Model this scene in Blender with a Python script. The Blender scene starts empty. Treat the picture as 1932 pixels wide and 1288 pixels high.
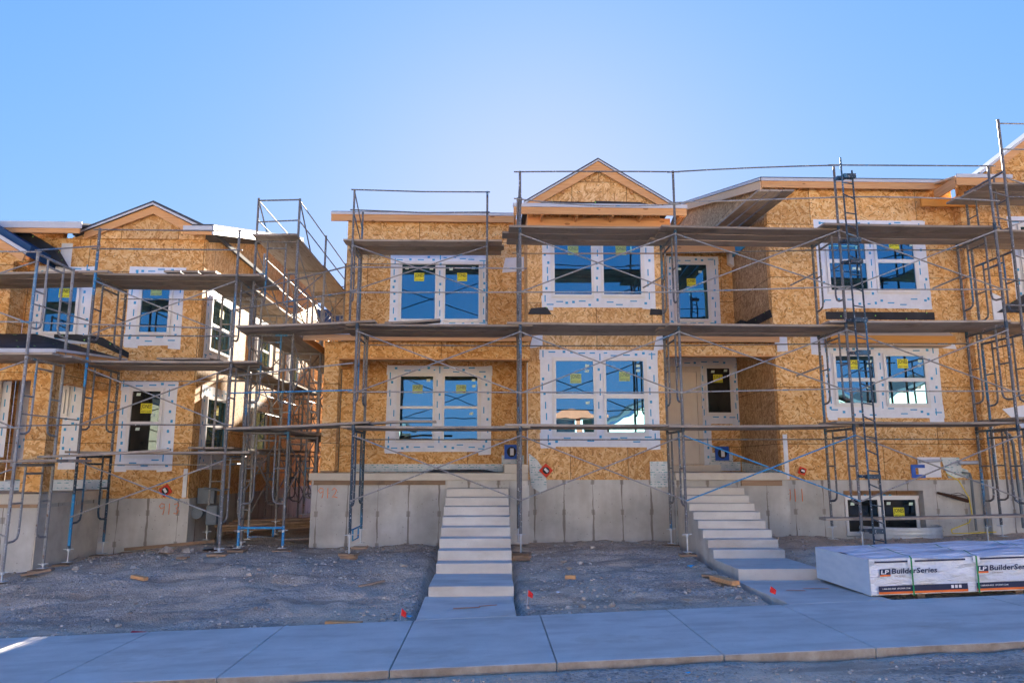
import bpy, math, random
from math import sin, cos, radians, pi
from mathutils import Vector, noise
random.seed(7)
S = bpy.context.scene
C = S.collection
# ---------------------------------------------------------------- camera
F, PITCH, YAW, ZC = 1384.0, radians(9.64), radians(1.8), 1.75
cd = bpy.data.cameras.new('camera'); cam = bpy.data.objects.new('camera', cd); C.objects.link(cam)
cam.location = (0, 0, ZC); cam.rotation_euler = (pi/2 + PITCH, 0, -YAW)
cd.sensor_width = 36; cd.lens = F/1932*36; cd.clip_end = 3000
S.camera = cam
# ---------------------------------------------------------------- sky, sun, exposure
SUN_AZ, SUN_EL = radians(3.8), radians(19.0)
W = bpy.data.worlds.new('World'); S.world = W; W.use_nodes = True
wn = W.node_tree; bg = wn.nodes['Background']
sky = wn.nodes.new('ShaderNodeTexSky'); sky.sky_type = 'NISHITA'; sky.sun_disc = False
sky.sun_elevation = SUN_EL; sky.sun_rotation = SUN_AZ
sky.air_density = 1.0; sky.dust_density = 1.0; sky.ozone_density = 3.0; sky.altitude = 1400
# soft shoulder on the sky so that the glow round the sun stays pale blue instead of clipping
def _vm(op, a, b):
    x = wn.nodes.new('ShaderNodeVectorMath'); x.operation = op
    for i_, v_ in enumerate((a, b)):
        if isinstance(v_, tuple): x.inputs[i_].default_value = v_
        else: wn.links.new(v_, x.inputs[i_])
    return x.outputs[0]
SKY_A, SKY_K = (.56, .545, .74), (4.3, 1.9, .6)
wn.links.new(_vm('MULTIPLY', _vm('DIVIDE', sky.outputs[0], _vm('ADD', sky.outputs[0], SKY_K)), SKY_A), bg.inputs[0]); bg.inputs[1].default_value = 0.15
ld = bpy.data.lights.new('sun', 'SUN'); ld.energy = 4.2; ld.angle = radians(0.5); ld.color = (1, .89, .74)
sun = bpy.data.objects.new('sun', ld); C.objects.link(sun)
sd = Vector((sin(SUN_AZ)*cos(SUN_EL), cos(SUN_AZ)*cos(SUN_EL), sin(SUN_EL)))
sun.rotation_euler = sd.to_track_quat('Z', 'Y').to_euler(); sun.location = (5, 40, 30)
S.view_settings.view_transform = 'Standard'; S.view_settings.look = 'None'
S.view_settings.exposure = 3.5; S.view_settings.gamma = 1

# ---------------------------------------------------------------- measuring helpers (photo pixel -> point on a plane)
cyw, syw, cp, sp = cos(YAW), sin(YAW), cos(PITCH), sin(PITCH)
_R = (cyw, -syw, 0); _F = (syw*cp, cyw*cp, sp); _U = (-syw*sp, -cyw*sp, cp)
def ray(x, y):
    a = (x-966)/F; b = (644-y)/F
    return [_F[i]+a*_R[i]+b*_U[i] for i in range(3)]
def P(x, y, Y):
    d = ray(x, y); t = Y/d[1]; return Vector((d[0]*t, Y, ZC+d[2]*t))
def PX(x, y, X):
    d = ray(x, y); t = X/d[0]; return Vector((X, d[1]*t, ZC+d[2]*t))
def lerp(a, b, t): return a+(b-a)*t
def interp(pts, x):
    if x <= pts[0][0]: return pts[0][1]
    for (a, va), (b, vb) in zip(pts, pts[1:]):
        if x <= b: return lerp(va, vb, (x-a)/(b-a))
    return pts[-1][1]
def walkz(x): return -0.065+0.035*max(-14, min(16, x))
HL = [(-14, -.35), (-9.5, -.1), (-7.7, .0), (-6.1, .16), (-4, .22), (-3.5, .19), (1, .18), (3.7, .22), (6.15, .34), (7.6, .27), (9.6, .26), (11, .42), (12, .5), (20, .7)]
def gz(x, y):
    if y < 7.3: return walkz(x)-0.045
    a = walkz(x)-0.06
    b = interp(HL, x)
    t = max(0, min(1, (y-9.4)/5.3)); t = t*t*(3-2*t)
    return lerp(a, b, t)

# ---------------------------------------------------------------- node helpers
class NT:
    def __init__(s, name, rough=0.8, metal=0.0, spec=0.3):
        s.m = bpy.data.materials.new(name); s.m.use_nodes = True; s.t = s.m.node_tree
        s.b = s.t.nodes['Principled BSDF']; s.out = s.t.nodes['Material Output']
        s.b.inputs['Roughness'].default_value = rough; s.b.inputs['Metallic'].default_value = metal
        s.b.inputs['Specular IOR Level'].default_value = spec
        s.tc = None
    def n(s, k, **kw):
        x = s.t.nodes.new('ShaderNode'+k)
        for a, v in kw.items(): setattr(x, a, v)
        return x
    def set(s, sock, v):
        if hasattr(v, 'outputs'): v = v.outputs[0]
        if isinstance(v, bpy.types.NodeSocket): s.t.links.new(v, sock)
        else: sock.default_value = v
    def coord(s):
        if not s.tc:
            s.tc = s.n('NewGeometry')
        return s.tc.outputs['Position']
    def math(s, op, a, b=0.0, c=None):
        x = s.n('Math', operation=op); s.set(x.inputs[0], a); s.set(x.inputs[1], b)
        if c is not None: s.set(x.inputs[2], c)
        return x.outputs[0]
    def wallco(s):   # (x+y, z, x-y)
        sp_ = s.n('SeparateXYZ'); s.set(sp_.inputs[0], s.coord())
        cb = s.n('CombineXYZ'); s.set(cb.inputs[0], s.math('ADD', sp_.outputs[0], sp_.outputs[1])); s.set(cb.inputs[1], sp_.outputs[2])
        s.sx, s.sy, s.sz = sp_.outputs
        return cb.outputs[0]
    def mapping(s, v, scale=(1, 1, 1), rot=(0, 0, 0), loc=(0, 0, 0)):
        x = s.n('Mapping'); s.set(x.inputs[0], v); x.inputs['Scale'].default_value = scale
        x.inputs['Rotation'].default_value = rot; x.inputs['Location'].default_value = loc
        return x.outputs[0]
    def noise(s, v, scale=5, detail=4, rough=0.5, dim='3D'):
        x = s.n('TexNoise', noise_dimensions=dim); s.set(x.inputs['Vector'], v)
        x.inputs['Scale'].default_value = scale; x.inputs['Detail'].default_value = detail; x.inputs['Roughness'].default_value = rough
        return x.outputs['Fac']
    def vor(s, v, scale=5, feature='F1', dim='3D'):
        x = s.n('TexVoronoi', voronoi_dimensions=dim, feature=feature); s.set(x.inputs['Vector'], v); x.inputs['Scale'].default_value = scale
        return x
    def ramp(s, f, stops, interp_='LINEAR'):
        x = s.n('ValToRGB'); s.set(x.inputs[0], f); e = x.color_ramp.elements; x.color_ramp.interpolation = interp_
        while len(e) < len(stops): e.new(0.5)
        for i, (p, c) in enumerate(stops):
            e[i].position = p; e[i].color = (*c, 1) if len(c) == 3 else c
        return x.outputs[0]
    def mix(s, f, a, b, mode='MIX'):
        x = s.n('Mix', data_type='RGBA', blend_type=mode)
        s.set(x.inputs[0], f); s.set(x.inputs[6], a if not isinstance(a, tuple) else (*a, 1)); s.set(x.inputs[7], b if not isinstance(b, tuple) else (*b, 1))
        return x.outputs[2]
    def bump(s, h, strength=0.3, dist=0.01):
        x = s.n('Bump'); s.set(x.inputs['Height'], h); x.inputs['Strength'].default_value = strength; x.inputs['Distance'].default_value = dist
        s.set(s.b.inputs['Normal'], x.outputs[0])
    def col(s, c):
        s.set(s.b.inputs['Base Color'], (*c, 1) if isinstance(c, tuple) else c); return s.m

M = {}
def plain(name, c, rough=0.7, metal=0, spec=0.3, var=0.12, scale=6):
    k = NT(name, rough, metal, spec)
    f = k.noise(k.coord(), scale, 5, 0.6)
    lo = tuple(v*(1-var) for v in c); hi = tuple(min(1, v*(1+var)) for v in c)
    M[name] = k.col(k.ramp(f, [(0.3, lo), (0.7, hi)])); return M[name]

def osb(name, dark, mid, light, seam_w=2.44, seam_h=1.22, rot=0.0):
    k = NT(name, 0.75, 0, 0.25)
    v = k.wallco()
    warp = k.n('TexNoise'); k.set(warp.inputs['Vector'], v); warp.inputs['Scale'].default_value = 2.2; warp.inputs['Detail'].default_value = 1
    off = k.n('VectorMath', operation='MULTIPLY_ADD'); k.set(off.inputs[0], warp.outputs['Color'])
    off.inputs[1].default_value = (.07, .07, 0); k.set(off.inputs[2], v)
    layers = []
    for i, (ang, sx, sy) in enumerate(((.35, 7, 32), (1.15, 8, 34), (-.6, 7, 34), (2.0, 9, 34), (-.1, 6, 28), (.75, 7, 32))):
        # voronoi of stretched cells, rotated
        r = k.n('VectorRotate', rotation_type='Z_AXIS'); k.set(r.inputs['Vector'], off.outputs[0]); r.inputs['Angle'].default_value = ang+rot
        mp = k.mapping(r.outputs[0], (sx, sy, 1), (0, 0, 0), (i*13.7, i*7.1, 0))
        vo = k.vor(mp, 1, 'F1', '2D')
        sc = k.n('SeparateColor'); k.set(sc.inputs[0], vo.outputs['Color'])
        layers.append((sc.outputs[0], sc.outputs[1]))
    best, tone = layers[0]
    for r_, t_ in layers[1:]:
        g = k.math('GREATER_THAN', r_, best)
        mx = k.n('Mix', data_type='FLOAT'); k.set(mx.inputs[0], g); k.set(mx.inputs[2], tone); k.set(mx.inputs[3], t_)
        tone = mx.outputs[0]; best = k.math('MAXIMUM', best, r_)
    fine = k.noise(k.mapping(off.outputs[0], (1, 1, 1)), 22, 3, .6)
    t2 = k.math('ADD', k.math('MULTIPLY', tone, .78), k.math('MULTIPLY', fine, .3))
    base = k.ramp(t2, [(.06, dark), (.22, tuple(lerp(a, b, .45) for a, b in zip(dark, mid))), (.5, mid), (.92, light)])
    big = k.noise(v, .7, 3, .6)
    base = k.mix(k.math('MULTIPLY', big, .3), base, tuple(a*.72 for a in mid))
    cellv = k.n('TexBrick', offset=.5, squash=1); k.set(cellv.inputs['Vector'], k.mapping(v, (1, 1, 1), (0, 0, 0), (.37, .22, 0)))
    cellv.inputs['Scale'].default_value = 1; cellv.inputs['Mortar Size'].default_value = 0; cellv.inputs['Brick Width'].default_value = seam_w; cellv.inputs['Row Height'].default_value = seam_h
    cellv.inputs['Color1'].default_value = (1, 1, 1, 1); cellv.inputs['Color2'].default_value = (.78, .74, .70, 1)
    base = k.mix(1.0, base, cellv.outputs['Color'], 'MULTIPLY')
    # sheet joints and nails
    br = k.n('TexBrick', offset=.5, squash=1); k.set(br.inputs['Vector'], k.mapping(v, (1, 1, 1), (0, 0, 0), (.37, .22, 0)))
    br.inputs['Scale'].default_value = 1; br.inputs['Mortar Size'].default_value = .008; br.inputs['Brick Width'].default_value = seam_w; br.inputs['Row Height'].default_value = seam_h
    br.inputs['Mortar Smooth'].default_value = .1
    base = k.mix(k.math('MULTIPLY', br.outputs['Fac'], .75), base, tuple(a*.32 for a in dark))
    nv = k.vor(k.mapping(v, (1, 1, 1)), 4.3, 'F1', '2D')
    spot = k.math('LESS_THAN', nv.outputs['Distance'], .055)
    base = k.mix(k.math('MULTIPLY', spot, .75), base, (.06, .03, .015))
    k.bump(k.math('ADD', tone, k.math('MULTIPLY', br.outputs['Fac'], -1.5)), .45, .006)
    M[name] = k.col(base); return M[name]
osb('osb', (.34, .135, .03), (.82, .445, .155), (.97, .71, .38))
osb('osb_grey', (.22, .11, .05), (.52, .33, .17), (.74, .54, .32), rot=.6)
osb('osb_tall', (.38, .175, .055), (.77, .44, .175), (.95, .69, .38), 1.22, 2.74, rot=1.5)

def lumber(name, a, b, axis='x', knots=True):
    k = NT(name, .7, 0, .25)
    sc = {'x': (1.2, 30, 30), 'y': (30, 1.2, 30), 'z': (30, 30, 1.2)}[axis]
    f = k.noise(k.mapping(k.coord(), sc), 1.3, 5, .6)
    big = k.noise(k.coord(), .9, 2)
    c = k.ramp(f, [(.25, a), (.75, b)])
    c = k.mix(k.math('MULTIPLY', big, .3), c, tuple(v*.75 for v in a))
    if knots:
        kv = k.vor(k.mapping(k.coord(), tuple(1.6 if s < 2 else 4 for s in sc)), 1, 'F1')
        c = k.mix(k.math('MULTIPLY', k.math('LESS_THAN', kv.outputs['Distance'], .1), .6), c, (.14, .05, .02))
    k.bump(f, .2, .004)
    if 'plank' in name or 'scrap' in name:
        oi_ = k.n('ObjectInfo'); c = k.mix(1.0, c, k.ramp(oi_.outputs['Random'], [(0, (.62, .61, .60)), (.5, (.86, .84, .82)), (1, (1.0, 1.0, 1.0))]), 'MULTIPLY')
        st = k.noise(k.coord(), 1.6, 5, .7); c = k.mix(k.ramp(st, [(.52, (0, 0, 0)), (.66, (.5, .5, .5))]), c, (.10, .075, .055))
    M[name] = k.col(c)
lumber('lumber', (.56, .27, .11), (.76, .44, .21))
lumber('lumber_y', (.56, .27, .11), (.76, .44, .21), 'y')
lumber('lumber_z', (.56, .27, .11), (.76, .44, .21), 'z')
lumber('lumber_orange', (.60, .24, .045), (.80, .36, .08), 'x', False)
lumber('lumber_pale', (.62, .42, .26), (.78, .58, .38), 'x', False)
lumber('plank', (.28, .225, .18), (.57, .49, .41))
lumber('plank_y', (.28, .225, .18), (.57, .49, .41), 'y')
lumber('scrap_wood', (.30, .19, .12), (.52, .36, .24), 'x', False)

def pipe_mat(name, base, paint, amt):
    k = NT(name, .6, .1, .3)
    f = k.noise(k.coord(), 1.7, 5, .65); g = k.noise(k.coord(), 34, 3, .6); h = k.noise(k.mapping(k.coord(), (1, 1, .35)), 2.3, 2, .5)
    c = k.ramp(f, [(.3, tuple(v*.55 for v in base)), (.7, base)])
    c = k.mix(k.ramp(h, [(amt-.015, (0, 0, 0)), (amt+.015, (1, 1, 1))]), c, paint)
    c = k.mix(k.ramp(g, [(.62, (0, 0, 0)), (.66, (1, 1, 1))]), c, (.55, .56, .58))
    c = k.mix(k.ramp(k.noise(k.coord(), 21, 2), [(.66, (0, 0, 0)), (.70, (1, 1, 1))]), c, (.16, .08, .05))
    M[name] = k.col(c)
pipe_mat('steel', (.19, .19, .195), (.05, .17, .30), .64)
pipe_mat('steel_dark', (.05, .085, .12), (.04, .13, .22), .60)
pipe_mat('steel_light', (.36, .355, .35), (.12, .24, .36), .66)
pipe_mat('steel_blue', (.05, .34, .64), (.03, .24, .5), .5)

# concrete foundation with form joints
k = NT('concrete_wall', .85, 0, .2); v = k.wallco()
f = k.noise(k.coord(), 1.1, 7, .62); g = k.noise(k.mapping(v, (4, .7, 1)), 1.2, 4)
c = k.ramp(f, [(.3, (.37, .36, .34)), (.7, (.62, .61, .585))])
c = k.mix(k.ramp(g, [(.45, (0, 0, 0)), (.8, (.5, .5, .5))]), c, (.36, .32, .28))
wob = k.math('MULTIPLY', k.math('SUBTRACT', k.noise(k.coord(), 3, 4), .5), .05)
u = k.math('ADD', k.math('ADD', k.sx, k.sy), wob)
fr = k.math('ABSOLUTE', k.math('SUBTRACT', k.math('FRACT', k.math('DIVIDE', k.math('ADD', u, .21), .61)), .5))
lw = k.ramp(k.noise(k.coord(), 1.3, 2), [(.4, (.006, .006, .006)), (.75, (.055, .055, .055))])
line = k.math('LESS_THAN', fr, lw)
c = k.mix(k.math('MULTIPLY', line, .85), c, (.20, .175, .15))
# tie stains where joints cross tie rows
zr = k.math('ABSOLUTE', k.math('SUBTRACT', k.math('FRACT', k.math('DIVIDE', k.math('ADD', k.sz, .12), .62)), .5))
tie = k.math('MULTIPLY', k.math('LESS_THAN', k.math('ADD', fr, k.math('MULTIPLY', k.noise(k.coord(), 9, 3), .05)), .085), k.math('LESS_THAN', zr, .09))
c = k.mix(k.math('MULTIPLY', tie, .65), c, (.22, .19, .165))
pk = k.vor(k.coord(), 9); c = k.mix(k.math('MULTIPLY', k.math('LESS_THAN', pk.outputs['Distance'], .09), .6), c, (.12, .10, .09))
k.bump(k.math('SUBTRACT', k.noise(k.coord(), 12, 5), k.math('MULTIPLY', line, .6)), .35, .008)
M['concrete_wall'] = k.col(c)
k = NT('concrete', .85, 0, .2)
f = k.noise(k.coord(), 1.4, 8, .65); g = k.noise(k.mapping(k.coord(), (.6, 2.2, 2)), 1.7, 4)
c = k.ramp(f, [(.3, (.52, .475, .41)), (.7, (.66, .615, .54))])
c = k.mix(k.ramp(g, [(.48, (0, 0, 0)), (.75, (.55, .55, .55))]), c, (.38, .33, .28))
c = k.mix(k.ramp(k.noise(k.coord(), 60, 2), [(.68, (0, 0, 0)), (.74, (.5, .5, .5))]), c, (.20, .18, .17))
mud = k.noise(k.mapping(k.coord(), (.5, .9, 1), (0, 0, .5)), 1.1, 8, .72)
c = k.mix(k.ramp(mud, [(.54, (0, 0, 0)), (.68, (.55, .55, .55))]), c, (.40, .31, .22))
k.bump(k.noise(k.coord(), 40, 4), .15, .004); M['concrete'] = k.col(c)
k = NT('concrete_dirty', .9, 0, .15)
c = k.ramp(k.noise(k.coord(), 3.5, 7, .7), [(.35, (.24, .19, .145)), (.65, (.42, .37, .31))]); k.bump(k.noise(k.coord(), 18, 5), .5, .01); M['concrete_dirty'] = k.col(c)
# dirt
k = NT('dirt', .95, 0, .15)
f = k.noise(k.coord(), 1.0, 8, .62); g = k.noise(k.coord(), 14, 6, .7); vv = k.vor(k.coord(), 26); v2 = k.vor(k.coord(), 60)
c = k.ramp(f, [(.3, (.37, .26, .17)), (.5, (.58, .445, .315)), (.72, (.76, .61, .46))])
c = k.mix(.42, c, k.ramp(g, [(.3, (.24, .185, .14)), (.7, (.74, .65, .55))]))
sep = k.n('SeparateColor'); k.set(sep.inputs[0], vv.outputs['Color'])
c = k.mix(k.math('MULTIPLY', k.math('GREATER_THAN', sep.outputs[0], .72), .65), c, k.ramp(sep.outputs[1], [(0, (.12, .105, .09)), (1, (.46, .44, .41))]))
sep2 = k.n('SeparateColor'); k.set(sep2.inputs[0], v2.outputs['Color'])
c = k.mix(k.math('MULTIPLY', k.math('GREATER_THAN', sep2.outputs[0], .75), .6), c, k.ramp(sep2.outputs[1], [(0, (.09, .08, .07)), (1, (.48, .46, .43))]))
grav = k.ramp(k.noise(k.coord(), .55, 3, .6), [(.42, (0, 0, 0)), (.58, (.75, .75, .75))])
c = k.mix(grav, c, k.ramp(k.noise(k.coord(), 2.2, 7, .7), [(.3, (.48, .335, .215)), (.7, (.76, .60, .44))]))
trk = k.noise(k.mapping(k.coord(), (.22, 1.5, 1), (0, 0, .12)), 1.6, 5, .6)
c = k.mix(k.ramp(trk, [(.5, (0, 0, 0)), (.62, (.5, .5, .5))]), c, (.24, .17, .12))
hgt = k.math('ADD', k.math('MULTIPLY', vv.outputs['Distance'], -.8), k.math('ADD', g, k.math('MULTIPLY', v2.outputs['Distance'], -.5)))
k.bump(hgt, .55, .03); M['dirt'] = k.col(c)
# stones
k = NT('stone', .9, 0, .2); oi = k.n('ObjectInfo')
cell = k.vor(k.coord(), 8); sp2 = k.n('SeparateColor'); k.set(sp2.inputs[0], cell.outputs['Color'])
c = k.ramp(sp2.outputs[0], [(0, (.22, .17, .125)), (.5, (.48, .39, .305)), (1, (.74, .64, .53))])
c = k.mix(.3, c, k.ramp(k.noise(k.coord(), 25, 4), [(.3, (.12, .10, .09)), (.7, (.4, .37, .33))])); M['stone'] = k.col(c)

plain('vinyl', (.74, .73, .72), .4, 0, .4, .03)
plain('tape', (.74, .76, .82), .45, 0, .4, .06, 9)
plain('tape_blue', (.05, .34, .62), .5)
plain('wrap_green', (.10, .34, .32), .5)
plain('yellow', (.78, .72, .03), .5, 0, .4, .03)
plain('yellow_reflection', (.46, .56, .20), .5, 0, .4, .03)  # sticker yellow with the pane's reflection over it mixed into the colour
plain('ink_reflection', (.08, .16, .14), .5)  # sticker lettering, paled by the same painted-in reflection
plain('pale_sticker', (.62, .74, .62), .5, 0, .4, .03)
plain('black', (.015, .015, .017), .5)
plain('navy', (.012, .022, .07), .4)
plain('orange', (.82, .17, .03), .5)
plain('paint_orange', (.80, .23, .07), .8)
plain('red', (.65, .02, .02), .5)
plain('red_box', (.72, .05, .02), .5)
plain('blue_box', (.02, .11, .50), .45)
plain('door_cream', (.74, .66, .55), .5, 0, .3, .03)
plain('door_frame', (.66, .60, .52), .5, 0, .3, .04)
plain('roof_edge', (.50, .52, .57), .5, 0, .4, .05)
plain('shingle', (.07, .075, .085), .9)
plain('pvc', (.42, .46, .54), .5)
plain('copper_dark', (.07, .055, .05), .5)
plain('galv', (.50, .54, .58), .4, .3, .5, .1)
plain('meter_grey', (.14, .17, .20), .5)
plain('green_strap', (.0, .22, .08), .4)
plain('root_brown', (.07, .035, .022), .9)
plain('cable_yellow', (.75, .58, .04), .5)
plain('litter_white', (.75, .76, .78), .6)
plain('litter_blue', (.05, .35, .6), .6)
plain('card', (.45, .30, .18), .9)
plain('stucco_cream', (.60, .53, .42), .9)
plain('brick_red', (.38, .11, .06), .9)
# felt with green cap nails
k = NT('felt', .7, 0, .3); vv = k.vor(k.wallco(), 3.2, 'F1', '2D')
c = k.ramp(k.noise(k.coord(), 3, 4), [(.3, (.018, .02, .024)), (.7, (.045, .047, .055))])
c = k.mix(k.math('LESS_THAN', vv.outputs['Distance'], .045), c, (.25, .62, .12)); M['felt'] = k.col(c)
plain('felt_blue', (.015, .06, .15), .6)
# wrap with small printed dashes (flashing wrap at wall bases)
k = NT('printed_wrap', .55, 0, .35); v = k.wallco()
br = k.n('TexBrick', offset=.5); k.set(br.inputs['Vector'], v); br.inputs['Scale'].default_value = 1
br.inputs['Brick Width'].default_value = .14; br.inputs['Row Height'].default_value = .05; br.inputs['Mortar Size'].default_value = .018
mk = k.math('MULTIPLY', k.math('LESS_THAN', br.outputs['Fac'], .1), k.math('GREATER_THAN', k.noise(v, 9, 2), .52))
c = k.mix(mk, k.ramp(k.noise(k.coord(), 5, 3), [(.3, (.52, .58, .60)), (.7, (.70, .74, .75))]), (.10, .33, .36)); M['printed_wrap'] = k.col(c)
# white lumber wrap with soft creases
k = NT('lumber_wrap', .28, 0, .5)
f = k.noise(k.mapping(k.coord(), (.9, 3.5, 3)), 1.6, 5, .55)
c = k.ramp(k.noise(k.coord(), 2.5, 4), [(.3, (.68, .70, .74)), (.7, (.80, .81, .84))])
k.bump(f, 1.0, .22); M['lumber_wrap'] = k.col(c)
k = NT('end_wrap', .6, 0, .3)
c = k.ramp(k.noise(k.mapping(k.coord(), (1, 2, 6)), 1.6, 4), [(.3, (.50, .60, .68)), (.7, (.62, .70, .76))]); k.bump(k.noise(k.coord(), 7, 4), .5, .02); M['end_wrap'] = k.col(c)
# glass: dark panes with a mirror coating, slightly wavy
def glass(name, tint, amt, wav):
    k = NT(name, .02, 0, .5); k.t.nodes.remove(k.b)
    gl = k.n('BsdfGlossy'); gl.inputs['Roughness'].default_value = .006; gl.inputs['Color'].default_value = (*tint, 1)
    df = k.n('BsdfDiffuse'); k.set(df.inputs['Color'], k.ramp(k.noise(k.mapping(k.coord(), (1, 1, .5)), 1.6, 3), [(.4, (.012, .012, .011)), (.65, (.05, .045, .038))]))
    bp = k.n('Bump'); k.set(bp.inputs['Height'], k.noise(k.coord(), 1.1, 2)); bp.inputs['Strength'].default_value = wav; bp.inputs['Distance'].default_value = .05
    k.set(gl.inputs['Normal'], bp.outputs[0])
    mx = k.n('MixShader'); lw_ = k.n('LayerWeight'); lw_.inputs[0].default_value = .35
    k.set(mx.inputs[0], k.math('ADD', k.math('MULTIPLY', lw_.outputs['Fresnel'], .5), amt)); k.set(mx.inputs[1], df.outputs[0]); k.set(mx.inputs[2], gl.outputs[0])
    k.set(k.out.inputs[0], mx.outputs[0]); M[name] = k.m
glass('glass', (.24, .56, .76), .48, .08); glass('glass_deep', (.12, .40, .60), .48, .08); glass('glass_dark', (.26, .36, .40), .12, .06)
# ---------------------------------------------------------------- mesh builder
def wl(o):
    return o['_w'] if '_w' in o else (0, 0, 0)
class MB:
    def __init__(s): s.v = []; s.f = []; s.mi = []; s.sm = []; s.cur = 0; s.smooth = False
    def add(s, vs, fs):
        n = len(s.v); s.v += [tuple(q) for q in vs]
        for f in fs: s.f.append([n+i for i in f]); s.mi.append(s.cur); s.sm.append(s.smooth)
    def box(s, x0, x1, y0, y1, z0, z1):
        if x0 > x1: x0, x1 = x1, x0
        if y0 > y1: y0, y1 = y1, y0
        if z0 > z1: z0, z1 = z1, z0
        s.add([(x0, y0, z0), (x1, y0, z0), (x1, y1, z0), (x0, y1, z0), (x0, y0, z1), (x1, y0, z1), (x1, y1, z1), (x0, y1, z1)],
              [(0, 3, 2, 1), (4, 5, 6, 7), (0, 1, 5, 4), (1, 2, 6, 5), (2, 3, 7, 6), (3, 0, 4, 7)]); return s
    def quad(s, a, b, c, d): s.add([a, b, c, d], [(0, 1, 2, 3)]); return s
    def beam(s, p, q, w, h, up=(0, 0, 1)):
        p = Vector(p); q = Vector(q); d = (q-p).normalized(); up = Vector(up)
        side = d.cross(up)
        if side.length < 1e-4: side = d.cross(Vector((1, 0, 0)))
        side.normalize(); u = side.cross(d).normalized(); side *= w/2; u *= h/2
        vs = [p-side-u, p+side-u, p+side+u, p-side+u, q-side-u, q+side-u, q+side+u, q-side+u]
        s.add(vs, [(0, 1, 2, 3), (7, 6, 5, 4), (0, 4, 5, 1), (1, 5, 6, 2), (2, 6, 7, 3), (3, 7, 4, 0)]); return s
    def tube(s, pts, r, n=8, cap=True):
        pts = [Vector(p) for p in pts]; rings = []; prev = None; sm = s.smooth
        for i, p in enumerate(pts):
            if i == 0: d = pts[1]-pts[0]
            elif i == len(pts)-1: d = pts[-1]-pts[-2]
            else: d = (pts[i+1]-p).normalized()+(p-pts[i-1]).normalized()
            d.normalize()
            if prev is None:
                a = d.cross(Vector((0, 0, 1)));
                if a.length < .05: a = d.cross(Vector((0, 1, 0)))
            else: a = prev-d*prev.dot(d)
            a.normalize(); prev = a; b = d.cross(a)
            rr = r[i] if isinstance(r, (list, tuple)) else r
            rings.append([p+a*rr*cos(2*pi*j/n)+b*rr*sin(2*pi*j/n) for j in range(n)])
        vs = [q for ring in rings for q in ring]; s.smooth = True
        s.add(vs, [(i*n+j, i*n+(j+1) % n, (i+1)*n+(j+1) % n, (i+1)*n+j) for i in range(len(pts)-1) for j in range(n)])
        s.smooth = sm
        if cap: s.add(rings[0], [tuple(reversed(range(n)))]); s.add(rings[-1], [tuple(range(n))])
        return s
    def cyl(s, c, r, h, n=14, axis='z'):
        c = Vector(c); d = {'z': Vector((0, 0, h)), 'y': Vector((0, h, 0)), 'x': Vector((h, 0, 0))}[axis]
        return s.tube([c, c+d], r, n)
    def prism(s, poly, y0, y1):      # polygon in XZ, extruded along Y
        n = len(poly)
        s.add([(x, y0, z) for x, z in poly]+[(x, y1, z) for x, z in poly],
              [tuple(range(n)), tuple(reversed(range(n, 2*n)))]+[((i+1) % n, i, n+i, n+(i+1) % n) for i in range(n)]); return s
    def prismx(s, poly, x0, x1):     # polygon in YZ, extruded along X
        n = len(poly)
        s.add([(x0, y, z) for y, z in poly]+[(x1, y, z) for y, z in poly],
              [tuple(reversed(range(n))), tuple(range(n, 2*n))]+[(i, (i+1) % n, n+(i+1) % n, n+i) for i in range(n)]); return s
    def build(s, name, mat, parent=None, bevel=0):
        me = bpy.data.meshes.new(name); me.from_pydata(s.v, [], s.f)
        mats = mat if isinstance(mat, (list, tuple)) else [mat]
        for m in mats: me.materials.append(M[m] if isinstance(m, str) else m)
        me.polygons.foreach_set('material_index', s.mi); me.polygons.foreach_set('use_smooth', s.sm); me.update()
        import bmesh
        bm = bmesh.new(); bm.from_mesh(me); bmesh.ops.recalc_face_normals(bm, faces=bm.faces); bm.to_mesh(me); bm.free()
        o = bpy.data.objects.new(name, me); C.objects.link(o)
        if parent:
            o.parent = parent
            if parent.type == 'EMPTY': o.location = -Vector(parent.location)
        if bevel:
            b = o.modifiers.new('bevel', 'BEVEL'); b.width = bevel; b.segments = 2; b.limit_method = 'ANGLE'
        return o
def tag(o, label=None, cat=None, group=None, kind=None):
    if label: o['label'] = label
    if cat: o['category'] = cat
    if group: o['group'] = group
    if kind: o['kind'] = kind
    return o
def thing(name, label, cat, loc, group=None):
    o = bpy.data.objects.new(name, None); C.objects.link(o); o.location = loc; o.empty_display_size = .2
    return tag(o, label, cat, group)
def bx(name, mat, parent, *b, bevel=0): return MB().box(*b).build(name, mat, parent, bevel)

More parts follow.
